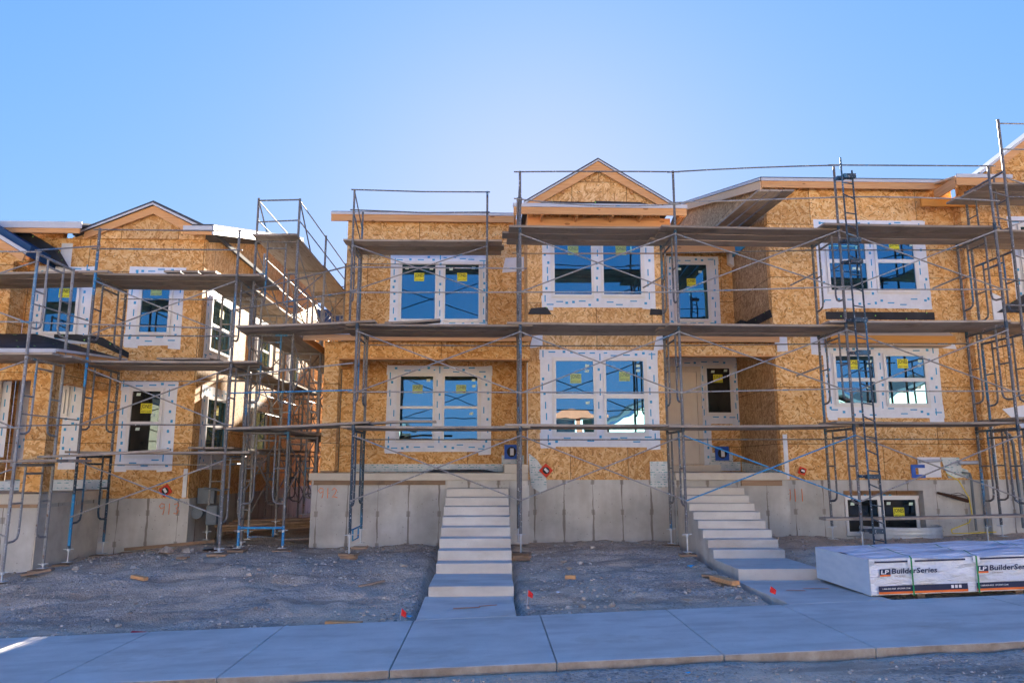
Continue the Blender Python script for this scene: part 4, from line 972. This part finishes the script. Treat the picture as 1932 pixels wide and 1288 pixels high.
# second run hugging the left house's side wall
T5 = thing('scaffold', 'sunlit scaffold frames standing along the side wall of the left house', 'scaffold', (-5.3, 17, .2))
for j, y in enumerate((15.9, 17.9, 19.9, 21.9)):
    for l in range(3):
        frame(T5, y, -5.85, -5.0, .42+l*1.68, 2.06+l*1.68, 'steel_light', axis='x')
    for x in (-5.85, -5.0): jack(T5, x, y, .42)
    MB().tube([(-5.0, y, 5.4), (-5.0, y, 6.4)], R_POST*.9).build('guard_post', 'steel_light', T5)
for j in range(3):
    y0, y1 = (15.9, 17.9, 19.9, 21.9)[j:j+2]
    for lo in (.8, 2.5, 4.2):
        m = MB(); m.tube([(-4.97, y0, lo), (-4.97, y1, lo+1.1)], R_BR, 6); m.tube([(-4.95, y0, lo+1.1), (-4.95, y1, lo)], R_BR, 6); m.build('cross_brace', 'steel_light', T5)
    for z in (1.6, 2.9, 3.3, 4.6, 5.9, 6.3): rod(T5, 'guard_rail', [(-5.0, y0, z), (-5.0, y1, z)], .013)
for z, nm in ((2.08, 'lowest'), (3.76, 'lower'), (5.42, 'upper')):
    for j in range(2):
        deck(f'of the {nm} deck along the left house side wall, '+('nearer' if j == 0 else 'farther')+' half', -5.85, -4.95, (14.6, 18.2)[j], (18.4, 21.8)[j], z+.042*j, None, 3, axis='y', group='planks in the gap')

# ---- left scaffold in front of the left house
T1 = thing('scaffold', 'scaffold in front of the left gabled townhouse, right of its porch', 'scaffold', (-6.2, 14, 0))
LL = [.30, 1.98, 3.66, 5.34]
for x in (-7.5, -4.84):
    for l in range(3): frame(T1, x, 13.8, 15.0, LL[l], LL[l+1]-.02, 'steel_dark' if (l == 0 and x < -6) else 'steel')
    MB().tube([(x, 13.8, 5.3), (x, 13.8, 6.26)], R_POST).build('guard_post', 'steel', T1)
    for y in (13.8, 15.0): jack(T1, x, y, LL[0])
m = MB(); m.tube([(-7.5, 13.795, .35), (-7.5, 13.795, 1.25)], .0265); m.build('blue_sleeve', 'steel_blue', T1)
m = MB(); m.tube([(-7.5, 13.795, 3.2), (-7.5, 13.795, 3.75)], .0265); m.tube([(-7.5, 13.795, 4.95), (-7.5, 13.795, 5.4)], .0265); m.build('blue_sleeve', 'steel_blue', T1)
for lo, hi in ((.85, 1.85), (2.5, 3.55), (4.16, 5.22)): xbrace(T1, (-7.5, 13.8), (-4.84, 13.8), lo, hi)
for z, y in ((6.22, 13.76), (5.84, 13.76), (4.16, 13.76), (2.5, 13.76)): rod(T1, 'guard_rail', [(-7.6, y, z), (-4.75, y, z)], .0145, 'steel')
for z in (5.15, 3.45, 1.78): rod(T1, 'guard_rail', [(-7.6, 15.03, z), (-4.75, 15.03, z)], .012)
for l, nm in ((1, 'lowest'), (2, 'middle'), (3, 'top')):
    deck(f'of the {nm} deck before the left house, under its gable', -7.75, -4.4, 13.8, 15.0, LL[l], None, 3)
deck('of the top deck above the left porch roof', -11.2, -7.3, 13.75, 14.9, LL[3]-.05, LL[3]+.042, 3)
for i, (z, nm) in enumerate(((5.48, 'upper'), (3.76, 'lower'))):
    for k_ in range(3): plank(f'short {("left","middle","right")[k_]} offcut plank lying crosswise on the {nm} left deck', (-6.2+k_*.34, 14.1, z), (-6.25+k_*.34, 15.45, z+.1), .32, group='short planks laid crosswise', sag=0)
T0 = thing('scaffold', 'leftmost scaffold, paint-spattered white posts, before the left porch', 'scaffold', (-8, 12.6, -.1))
LZ = [.10, 1.82, 3.58, 5.36]
for x in (-7.68, -10.6):
    for l in range(3): frame(T0, x, 12.3, 13.38 if l < 2 else 13.38, LZ[l], LZ[l+1]-.02, 'steel_light' if l < 2 else 'steel_light')
    for y in (12.3, 13.38): jack(T0, x, y, LZ[0])
for lo, hi in ((.65, 1.7), (2.35, 3.45), (4.1, 5.15)): xbrace(T0, (-10.6, 12.3), (-7.68, 12.3), lo, hi)
for z in (5.33, 4.12, 2.37): rod(T0, 'guard_rail', [(-10.6, 12.26, z), (-7.6, 12.26, z)], .0145)
rod(T0, 'guard_rail', [(-7.7, 12.26, 5.36), (-7.45, 13.78, 5.9)], .0145); rod(T0, 'guard_rail', [(-7.7, 12.3, 4.12), (-5.0, 13.72, 4.3)], .013); rod(T0, 'guard_rail', [(-7.7, 12.3, 2.4), (-7.4, 13.75, 2.5)], .013)
for z in (2.6, 4.45): rod(T0, 'guard_rail', [(-7.7, 12.33, z), (-7.5, 13.7, z-.02)], .012)
for l, nm in ((1, 'lowest'), (2, 'middle')):
    deck(f'of the {nm} deck at the far left, before the porch', -11, -7.0 if l == 1 else -7.2, 12.3, 13.38, LZ[l], None, 3)
plank('thin bowed plank bridging the two left scaffolds at the lowest deck', (-7.9, 13.3, 1.89), (-5.9, 13.95, 2.03), .25)

# ---- right end scaffold, one deck higher
T4 = thing('scaffold', 'taller scaffold at the right edge in front of the cut-off gabled house', 'scaffold', (11, 14, .4))
rl = [.6, 2.5, 4.3, 5.95, 7.6]
xr, yf_, yb_ = 10.25, 13.55, 14.75
for x in (xr, 13.2):
    for l in range(4): frame(T4, x, yf_, yb_, rl[l], rl[l+1]-.02, 'steel')
    for y in (yf_, yb_): jack(T4, x, y, .6)
    MB().tube([(x, yf_, 7.55), (x, yf_, 8.65)], R_POST).build('guard_post', 'steel', T4)
for z in (8.55, 8.0): rod(T4, 'guard_rail', [(xr, yf_-.03, z), (13.3, yf_-.03, z)], .0145)
for z in (7.0, 6.5, 5.3, 4.8, 3.1): rod(T4, 'guard_rail', [(9.53, 13.0, z-.1), (xr, yf_-.03, z), (13.3, yf_-.03, z)], .0145, 'steel')
for lo, hi in ((1.2, 2.3), (3.0, 4.1), (4.8, 5.8), (6.4, 7.4)): xbrace(T4, (xr, yf_), (13.2, yf_), lo, hi)
deck('of the highest deck at the right edge', 9.85, 13.4, yf_, yb_, 7.28, None, 3); deck('of the second-highest deck at the right edge', 10.0, 13.4, yf_, yb_, 5.95+.35, None, 3); deck('of the third deck at the right edge', 10.0, 13.4, yf_, yb_, 4.45, None, 3); deck('of the low deck at the right edge', 10.0, 13.4, yf_, yb_, 2.62, None, 3)

# wooden pads under jacks
def pad(label, x, y, n=1, w=.30, rot=.1):
    z = gfull(x, y)-.015
    for i in range(n):
        m = MB(); a = rot*(i+1)*(1 if i % 2 else -1); c_, s_ = cos(a), sin(a); hw = w/2; hd = .11
        vs = []
        for zz_ in (z+i*.042, z+i*.042+.038):
            for u, v_ in ((-hw, -hd), (hw, -hd), (hw, hd), (-hw, hd)): vs.append((x+u*c_-v_*s_, y+u*s_+v_*c_, zz_))
        m.add(vs, [(0, 3, 2, 1), (4, 5, 6, 7), (0, 1, 5, 4), (1, 2, 6, 5), (2, 3, 7, 6), (3, 0, 4, 7)])
        nm = label if n == 1 else f'{("bottom","upper","top")[i]} wooden pad {label}'
        tag(m.build('wood_block', 'scrap_wood'), nm if n > 1 else f'flat wooden pad {label}', 'wood block', 'wooden pads under scaffold feet')
pad('under the street-side foot left of the straight stairs', PX_[0], PY[0], 3); pad('under the rear foot left of the straight stairs', PX_[0], BK[0], 1)
pad('under the street-side foot right of the straight stairs', PX_[1], PY[1], 3, .34); pad('under the rear foot right of the straight stairs', PX_[1], BK[1], 1)
pad('under the street-side foot left of the door stairs', PX_[2], PY[2], 1); pad('under the rear foot left of the door stairs', PX_[2], BK[2], 1)
pad('under the ladder post by the window well', PX_[3], PY[3], 1); pad('under the rear foot of the far left scaffold', -7.68, 13.38, 1, .4)
pad('under the street-side foot of the far left scaffold', -7.68, 12.3, 1, .5); pad('under the street-side foot by the left porch corner', -7.5, 13.8, 1, .4)
pad('under the rear foot by the left foundation', -7.5, 15.0, 1, .4); pad('under the street-side foot near the gas meter', -4.84, 13.8, 1, .35); pad('under the left blue foot of the gap tower', X0g, 14.2, 1); pad('under the right blue foot of the gap tower', X1g, 14.2, 1)

for i in range(5):
    m = MB(); z = gfull(-4.9, 17)+.16+.045*i; m.beam((-5.9+.05*i, 16.6+.1*i, z), (-3.75-.06*i, 17.6-.05*i, z+.02), .2, .04)
    tag(m.build('board', 'scrap_wood'), ('bottom', 'second', 'middle', 'fourth', 'top')[i]+' board of the low pile across the gap floor', 'board', 'board pile in the gap')
# ================================================================= LUMBER STACK
LS = thing('lumber_stack', 'long lumber stack in white printed wrap with green straps, by the right path', 'lumber stack', (7.3, 10.4, .1))
x0, x1, y0, y1 = 4.92, 9.9, 9.68, 11.25
def lz(x): return .105+.030*(x-x0)
h = .45
vs, fs = grid(x0, x1, y0, y1, 90, 34, lambda x, y: lz(x)+h+.03*noise.noise(Vector((x*1.6, y*5, 0)))+.02*noise.noise(Vector((x*.8, y*1.5, 4)))+.012*noise.noise(Vector((x*3+y*4, y*11, 9)))+.03*math.sin(pi*(y-y0)/(y1-y0))*min(1, (x-x0)*1.5))
m = MB(); m.smooth = True; m.add(vs, fs)
# front side as a slightly rumpled sheet
nx_, nz_ = 120, 10; vs = []; fs = []
for j in range(nz_+1):
    for i in range(nx_+1):
        x = lerp(x0, x1, i/nx_); t = j/nz_; z = lz(x)+.01+(h-.01)*t+(.03*noise.noise(Vector((x*1.6, y0*5, 0)))+.012*noise.noise(Vector((x*3+y0*4, y0*11, 9)))+.02*noise.noise(Vector((x*.8, y0*1.5, 4))))*(t if t > .8 else 0)
        vs.append((x, y0-.006+.012*noise.noise(Vector((x*3+z*4, z*5, 2)))*math.sin(pi*t), z))
for j in range(nz_):
    for i in range(nx_): a = j*(nx_+1)+i; fs.append((a, a+1, a+nx_+2, a+nx_+1))
m.add(vs, fs); m.smooth = False
m.quad((x1, y0, lz(x1)), (x1, y1, lz(x1)), (x1, y1, lz(x1)+h), (x1, y0, lz(x1)+h)); m.quad((x0, y1, lz(x0)), (x1, y1, lz(x1)), (x1, y1, lz(x1)+h), (x0, y1, lz(x0)+h))
m.build('wrap', 'lumber_wrap', LS)
m = MB(); m.prism([(0, 0)]*3, 0, 0) if False else None
m.add([(x0-.004, y0, lz(x0)+.005), (x0-.004, y1, lz(x0)+.005), (x0-.004, y1, lz(x0)+h), (x0-.004, y0, lz(x0)+h), (x0+.02, y0+.01, lz(x0)+.005), (x0+.02, y1-.01, lz(x0)+.005), (x0+.02, y1-.01, lz(x0)+h-.02), (x0+.02, y0+.01, lz(x0)+h-.02)],
      [(0, 1, 2, 3), (7, 6, 5, 4), (0, 4, 5, 1), (2, 6, 7, 3), (0, 3, 7, 4), (1, 5, 6, 2)])
m.build('end_wrap', 'end_wrap', LS)
for x in (5.6, 6.9, 8.2, 9.5):
    m = MB(); m.box(x-.05, x+.05, y0+.05, y1-.05, lz(x)-.09, lz(x)+.004); m.build('runner', 'scrap_wood', LS)
pr_y = y0-.026
def band(xa, xb, za, zb, slot, m, yy=None):
    n = 12; yy = yy or pr_y
    for i in range(n):
        a = lerp(xa, xb, i/n); b = lerp(xa, xb, (i+1)/n); m.cur = slot
        m.add([(a, yy, lz(a)+za), (b, yy, lz(b)+za), (b, yy, lz(b)+zb), (a, yy, lz(a)+zb)], [(0, 1, 2, 3)])
for off in (4.98, 6.27, 7.56, 8.85):
    m = MB()
    e = min(off+1.20, x1-.02)
    band(off, e, .41, .432, 0, m); m.build('printed_stripe', ['navy', 'orange', 'litter_white', 'scrap_wood'], LS)
    m = MB(); band(off+.03, e, .052, .125, 0, m); band(off+.03, e, .025, .052, 1, m)
    if off < 8.8:
        ft = m; m = MB(); band(off+.06, off+.20, .263, .335, 0, m); band(off+.06, off+.20, .243, .263, 1, m)
        s_ = .03
        put_text(m, 'LP', off+.075, lz(off)+.275, pr_y-.003, .105, .05, .02, .1, slot=2, slope=s_)
        put_text(m, 'BuilderSeries', off+.215, lz(off+.2)+.272, pr_y-.003, .60, .068, .022, .12, slot=0, slope=s_)
        put_text(m, 'LAP SIDING', off+.25, lz(off+.2)+.236, pr_y-.003, .14, .016, .01, 0, slot=3, slope=s_)
        m.build('printed_logo', ['navy', 'orange', 'litter_white', 'scrap_wood'], LS); m = ft
        put_text(m, '1-888-820-0325  LPCORP.COM', off+.08, lz(off)+.083, pr_y-.003, .36, .018, .015, 0, slot=2, slope=s_)
        m.cur = 2
        for q in (.98, 1.03, 1.08):
            if off+q+.03 < e: band(off+q, off+q+.035, .072, .11, 2, m, pr_y-.002)
    m.build('printed_stripe', ['navy', 'orange', 'litter_white', 'scrap_wood'], LS)
for x in (5.46, 6.32, 7.25, 8.2, 9.2):
    m = MB(); n = 24; w_ = .011
    pts = [(x, y0-.036, lz(x)+.0), (x, y0-.036, lz(x)+h+.01)]+[(x-.05*i/n, lerp(y0, y1, i/n), lz(x)+h+.028+.03*noise.noise(Vector((x*1.6, lerp(y0, y1, i/n)*5, 0)))+.02*noise.noise(Vector((x*.8, lerp(y0, y1, i/n)*1.5, 4)))+.03*math.sin(pi*i/n)) for i in range(n+1)]
    for a, b in zip(pts, pts[1:]): m.add([(a[0]-w_, a[1], a[2]), (a[0]+w_, a[1], a[2]), (b[0]+w_, b[1], b[2]), (b[0]-w_, b[1], b[2])], [(0, 1, 2, 3)])
    m.build('strap', 'green_strap', LS)
    MB().box(x-.045, x+.045, y0-.034, y0-.028, lz(x)+.38, lz(x)+.46).build('strap_pad', 'litter_white', LS)

# ================================================================= SMALL THINGS
def flag(label, x, y, lean, h_=.22, s_=1):
    z = gfull(x, y); t = thing('marker_flag', label, 'flag', (x, y, z), 'small red marker flags')
    MB().tube([(x, y, z-.02), (x+lean, y, z+h_)], .0028, 5).build('wire', 'galv', t)
    m = MB(); a = (x+lean, y, z+h_); m.add([a, (a[0]+.065*s_, y-.03, a[2]-.05), (a[0]+.055*s_, y-.02, a[2]-.11), (a[0]-.01, y, a[2]-.08)], [(0, 1, 2, 3)]); m.build('cloth', 'red', t)
flag('red marker flag left of the straight stairs path', -1.08, 9.35+.12, .02, .20); flag('red marker flag right of the straight stairs path', .50, 9.9, .02, .24); flag('red marker flag at the corner of the right path', 3.66, 9.75, -.02, .22)
m = MB(); z = gfull(-4.3, 9.3+.2); m.add([(-4.35, 9.5, z+.02), (-4.2, 9.48, z+.03), (-4.18, 9.62, z+.035), (-4.36, 9.6, z+.05)], [(0, 1, 2, 3)])
tag(m.build('marker_flag', 'red'), 'fallen red marker flag lying on the dirt at the lower left', 'flag')
def board(label, a, b, w=.09, t=.04, mat='lumber', cat='board', name='board', dz=.02):
    za = gfull(a[0], a[1])+dz; zb = gfull(b[0], b[1])+dz
    m = MB(); m.beam((a[0], a[1], za+t/2), (b[0], b[1], zb+t/2), w, t); return tag(m.build(name, mat, None, .003), label, cat)
board('short clean two-by-four offcut lying beside the sidewalk', (-2.0, 9.62), (-1.55, 9.50), .10)
board('thin wood stick on the gravel left of the straight stairs', (-1.95, 11.6), (-1.62, 12.0), .035, .025, 'scrap_wood')
board('two-by-four end leaning on a block by the door stairs', (3.35, 11.25), (3.52, 10.75), .14, .06); board('small wood scrap above the leaning two-by-four end', (3.2, 11.35), (3.45, 11.3), .09, .03, 'scrap_wood')
board('reddish plywood scrap on the dirt near the gas meter', (-5.3, 14.4), (-4.9, 14.8), .28, .02, 'root_brown'); board('long board lying across the gap floor', (-5.8, 16.2), (-3.7, 17.4), .14, .04, 'scrap_wood', dz=.3); board('grey board on the ground at the centre foundation corner', (-4.2, 15.2), (-3.65, 15.7), .2, .03, 'plank', dz=.12)
board('thin edging board along the foot of the left foundation', (-7.3, 15.45), (-5.5, 15.4), .03, .06, 'scrap_wood', dz=.05); board('short block on the dirt mound at left', (-5.55, 12.1), (-5.3, 12.0), .09, .05)
board('flat brown wood scrap before the left foundation corner', (-7.6, 12.7), (-7.15, 12.75), .14, .035, 'scrap_wood'); board('wood scrap lying near the left scaffold foot', (-5.4, 13.4), (-5.2, 13.35), .1, .03, 'scrap_wood')
board('splintered wood bit on gravel under the bay', (1.2, 11.8), (1.35, 11.75), .07, .06)
def litter(label, x, y, s_, mat, cat='litter'):
    z = gfull(x, y)+.015; r_ = random.Random(int(x*100)); m = MB(); n = 7
    ring = [(x+s_*cos(2*pi*i/n)*r_.uniform(.6, 1.2), y+s_*sin(2*pi*i/n)*r_.uniform(.5, 1), z+r_.uniform(0, s_*.6)) for i in range(n)]
    m.add(ring+[(x, y, z+s_*.6)], [(i, (i+1) % n, n) for i in range(n)]); tag(m.build('litter', mat), label, cat)
litter('crumpled white plastic scrap at the sidewalk edge', -2.45, 9.5, .06, 'litter_white'); litter('white paper scrap on the gravel below the bay', .98, 10.4+.2, .04, 'litter_white'); litter('pale blue plastic scrap beside the left red flag', -.98, 9.75, .05, 'litter_blue')
litter('blue plastic scrap near the door stairs foot', 3.3, 12.3, .06, 'litter_blue'); litter('blue crumb of plastic in the roadside gravel', 1.75, 6.75, .03, 'litter_blue'); litter('brown cardboard scrap left of the right path', 2.6, 9.9, .09, 'card'); litter('white stone-like scrap in the bottom left gravel', -1.9, 6.3, .05, 'litter_white'); litter('tan rock by the straight stairs pads', 1.35, 12.6, .07, 'card', 'rock')
def rock(label, x, y, r_):
    m = MB(); blob(m, (x, y, gfull(x, y)+r_*.1), r_, int(x*77+y*13)); tag(m.build('rock', 'stone', None), label, 'rock', 'rocks on the dirt')
for i, (x, y, r_, lb) in enumerate(((-6.0, 14.3, .14, 'large rock nearest the left foundation'), (-6.35, 14.5, .10, 'rock just left of the large rock at the left foundation'), (-5.6, 14.35, .12, 'rock right of the large rock at the left foundation'), (1.05, 9.95, .05, 'pale rock just right of the red flag by the stairs'), (1.22, 9.9, .06, 'second pale rock right of the stairs flag'), (1.6, 9.85, .055, 'pale rock farthest right of the stairs flag'), (1.9, 10.9, .06, 'pale rock in the gravel below the bay window'), (-6.9, 13.0, .07, 'rock on the dirt before the left porch side'), (-5.9, 12.9, .08, 'rock at the edge of the left dirt mound'))): rock(lb, x, y, r_)
# electrical boxes
def ebox(label, x, y, z, mat, rot=0, s_=.28):
    t = thing('electrical_box', label, 'electrical box', (x, y, z), None)
    c_, s2 = cos(rot), sin(rot)
    def rp(u, w_): return (x+u*c_-w_*s2, z+u*s2+w_*c_)
    m = MB(); m.prism([rp(-s_/2, -s_/2), rp(s_/2, -s_/2), rp(s_/2, s_/2), rp(-s_/2, s_/2)], y-.03, y); m.build('flange', mat, t, .006)
    m = MB(); m.prism([rp(.33*s_*cos(2*pi*i/18), .36*s_*sin(2*pi*i/18)) for i in range(18)], y-.05, y-.031); m.build('gasket', 'black', t)
    m = MB(); m.prism([rp(-.1*s_, -.24*s_), rp(.15*s_, -.24*s_), rp(.15*s_, .24*s_), rp(-.1*s_, .24*s_)], y-.06, y-.051); m.build('box_cover', 'litter_white', t)
a = P(965, 852, 17.15); ebox('square blue box with black ring on the porch wall beside the bay', a.x, 17.15, a.z, 'blue_box', 0, .33)
a = P(1362, 855, 18.05); ebox('square blue box with black ring right of the cream door', a.x, 18.05, a.z, 'blue_box', 0, .34)
a = P(1030, 887, 15.56); ebox('tilted red box beneath the lower bay window', a.x, 15.56, a.z, 'red_box', .8, .21)
a = P(1513, 888, 15.56); ebox('small tilted red box on the right block beside its corner', a.x, 15.56, a.z, 'red_box', 1.2, .15)
a = P(313, 925, 15.56); ebox('tilted red box with blue patch on the left house above the orange number', a.x, 15.56, a.z, 'red_box', .6, .2)
# gas meter
gm = thing('gas_meter', 'grey gas meter on a riser at the left house corner', 'gas meter', (-5.8, 15.9, .2))
MB().box(-5.85, -5.62, 15.75, 16.0, .55, .95).build('meter_body', 'meter_grey', gm, .03)
MB().cyl((-6.02, 15.72, .80), .12, .10, 20, 'y').build('regulator', 'meter_grey', gm)
MB().tube([(-5.6, 15.85, .15), (-5.6, 15.85, 1.25), (-5.95, 15.85, 1.3)], .025).build('riser_pipe', 'meter_grey', gm)
m = MB(); m.box(-6.1, -5.75, 15.9, 16.05, .98, 1.3); m.build('cover_plate', 'meter_grey', gm)
# window well
ww = MB(); n = 24; ring = []
for i in range(n+1):
    a = pi*i/n; ring.append((8.62-.83*cos(a), 15.58-.62*sin(a)))
for r_i in range(5):
    zz0 = .16+r_i*.062; ro = .012*(r_i % 2)
    pass
vs = []; rows = 11
for j in range(rows+1):
    z = .12+.036*j; bulge = .012*(1+math.cos(j*pi*.8))
    for (x, y) in ring:
        dx, dy = x-8.62, y-15.58; l_ = math.hypot(dx, dy); vs.append((x+dx/l_*bulge, y+dy/l_*bulge, z))
ww.smooth = True; fs = [(j*(n+1)+i, j*(n+1)+i+1, (j+1)*(n+1)+i+1, (j+1)*(n+1)+i) for j in range(rows) for i in range(n)]; ww.add(vs, fs); ww.smooth = False
ww.tube([(x, y, .12+.036*rows) for x, y in ring], .014, 6)
o = ww.build('window_well', 'galv'); tag(o, 'curved corrugated metal window well below the basement window', 'window well')
# vent pipes with wraps
vp = thing('utility_panel', 'two pale pipe stubs with printed wrap patches on the right block wall', 'utility panel', (9.9, 15.55, 1.8))
a = rect((1732, 862, 1774, 900), 15.59); MB().box(a[0], a[1], 15.575, 15.59, a[2], a[3]).build('wrap_patch', 'tape', vp)
a = P(1807, 882, 15.58); MB().prism([(a.x-.35, a.z+.22), (a.x+.05, a.z+.22), (a.x+.08, a.z-.0), (a.x+.22, a.z-.05), (a.x+.22, a.z-.2), (a.x-.22, a.z-.22)], 15.575, 15.59).build('wrap_patch', 'printed_wrap', vp)
MB().tube([(9.15, 15.5, 1.85), (9.60, 15.5, 1.87)], .032).build('pipe_stub', 'pvc', vp); MB().tube([(9.95, 15.42, 1.82), (10.35, 15.42, 1.83)], .038).build('pipe_stub', 'pvc', vp)
m = MB(); q = rect((1719, 876, 1745, 901), 15.575); m.box(q[0], q[0]+.09, 15.56, 15.573, q[2], q[3]); m.box(q[0]+.09, q[1], 15.56, 15.573, q[3]-.07, q[3]); m.box(q[0]+.09, q[1], 15.56, 15.573, q[2], q[2]+.07); m.build('blue_flange', 'blue_box', vp)
def pipe(label, pts, r_=.03, mat='copper_dark', cat='pipe', name='pipe'): tag(MB().tube(pts, r_).build(name, mat), label, cat)
pipe('dark riser pipe on the foundation below the pipe stubs', [(10.05, 15.5, 1.62), (10.2, 15.5, 1.6), (10.22, 15.5, 1.5), (10.22, 15.5, .42)], .026, 'meter_grey')
pipe('tall grey riser pipe at the right, left of the edge scaffold', [(10.85, 15.2, 2.45), (10.95, 15.2, 2.4), (11.0, 15.2, 2.2), (11.02, 15.2, .5)], .03, 'meter_grey')
bx('level_strap', 'galv', None, 10.62, 10.70, 15.325, 15.345, 1.48, 2.6); tag(bpy.data.objects['level_strap'], 'perforated metal strap on the far right wall', 'strap')
bx('corner_strap', 'litter_white', None, 6.27, 6.36, 15.575, 15.592, 1.48, 2.42); tag(bpy.data.objects['corner_strap'], 'pale perforated strap on the right block corner above 911', 'strap')
bx('corner_strap', 'litter_white', None, -6.29, -6.21, 15.575, 15.592, 1.12, 1.7); tag(bpy.data.objects['corner_strap.001'], 'pale strap on the left house corner above the foundation', 'strap')
m = MB(); m.tube([(9.5, 15.56, 1.20), (9.75, 15.5, 1.13), (10.1, 15.48, 1.03)], [.025, .035, .04], 7); m.tube([(9.8, 15.5, 1.15), (10.05, 15.5, 1.14), (10.12, 15.5, 1.08)], .008, 5); m.tube([(9.7, 15.5, 1.15), (9.9, 15.48, 1.20), (10.0, 15.46, 1.16)], .006, 5)
tag(m.build('wood_root', 'root_brown'), 'splintered dark root sticking from the right foundation', 'root')
m = MB(); m.tube([(9.72, 15.55, 1.6), (9.95, 15.5, 1.45), (10.1, 15.45, 1.1), (10.1, 15.4, .75), (9.95, 15.3, .6), (9.5, 15.2, .47), (9.45, 15.1, .40), (9.9, 15.0, .42), (10.3, 15.0, .44)], .011, 6)
tag(m.build('cable', 'cable_yellow'), 'yellow cable hanging from the pipe stubs to the dirt', 'cable')
m = MB(); a = P(1341, 415, 17.0); m.prismx([(16.0, 7.0), (17.9, 7.0), (17.7, 7.45), (16.9, 7.2)], 6.18, 6.215); tag(m.build('wrap_patch', 'tape_blue'), 'blue and silver flashing patch high on the grey side wall', 'wrap patch')
m = MB(); m.box(-2.4, -1.2, 13.55, 13.85, 4.39, 4.40); 
plank('short blue-edged offcut plank lying on the middle deck below the upper double window', (-2.0, 13.9, 4.42), (-.95, 13.95, 4.50), .25, mat='plank', group=None); plank('short warped offcut plank lying on the lowest deck below the porch window', (-2.2, 14.0, 2.52), (-1.0, 14.0, 2.56), .25, group=None, sag=-.02)

rh = thing('house', 'plain sheathed house added far behind the gap to block the low sun', 'house', (-4, 40, 0))  # invented house, added so its bulk shades the gap floor from low sun
bx('wall', 'osb', rh, -13, 4, 36, 44, -.3, 8.0); m = MB(); m.prismx([(35.4, 7.95), (40, 10.1), (44.6, 7.95), (44.6, 8.1), (40, 10.3), (35.4, 8.1)], -13.5, 4.5); m.build('roof', 'shingle', rh)
# ================================================================= ACROSS THE STREET (seen only in the glass)
def opp(label, x0, x1, y, zt, mat, rmat, gable=True):
    t = thing('house', label, 'house', ((x0+x1)/2, y-4, -.2))
    bx('wall', mat, t, x0, x1, y-8, y, -.4, zt)
    m = MB()
    if gable:
        xm = (x0+x1)/2; m.prism([(x0-.5, zt), (xm, zt+2.2), (x1+.5, zt), (x1+.5, zt+.25), (xm, zt+2.5), (x0-.5, zt+.25)], y-8, y+.6); MB().prism([(x0, zt+.01), (x1, zt+.01), (xm, zt+2.1)], y-.2, y).build('gable_wall', mat, t)
    else: m.box(x0-.4, x1+.4, y-8.4, y+.4, zt+.01, zt+.4)
    m.build('roof', rmat, t)
    for i in range(3):
        xx = x0+(x1-x0)*(i+.5)/3
        for z in (.9, 3.6):
            if z+1.2 < zt:
                wv = MB().box(xx-.6, xx+.6, y+.002, y+.05, z, z+1.3).build('window', 'vinyl', t); MB().box(xx-.5, xx+.5, y+.052, y+.06, z+.1, z+1.2).build('pane', 'glass', wv)
opp('cream gabled house across the street, mirrored in the bay window', 8.2, 15.5, -18, 4.3, 'stucco_cream', 'shingle')
opp('low red flat-roofed building across the street, mirrored in the bay window', 2.6, 7.4, -17, 4.9, 'brick_red', 'brick_red', False)
opp('cream house across the street, mirrored in the left house window', -20, -12.5, -19, 4.6, 'stucco_cream', 'shingle')
opp('pale house across the street with a steep roof, far to the left', -31, -21.5, -18, 5.6, 'stucco_cream', 'shingle')
opp('pale house across the street beside the mirrored left cream house', -11.5, -6.5, -20, 4.4, 'stucco_cream', 'shingle')
opp('pale house across the street, right of the mirrored gabled house', 17, 25, -18, 5.6, 'stucco_cream', 'shingle')
opp('pale house across the street, far to the right', 26.5, 36, -18, 5.8, 'stucco_cream', 'shingle')
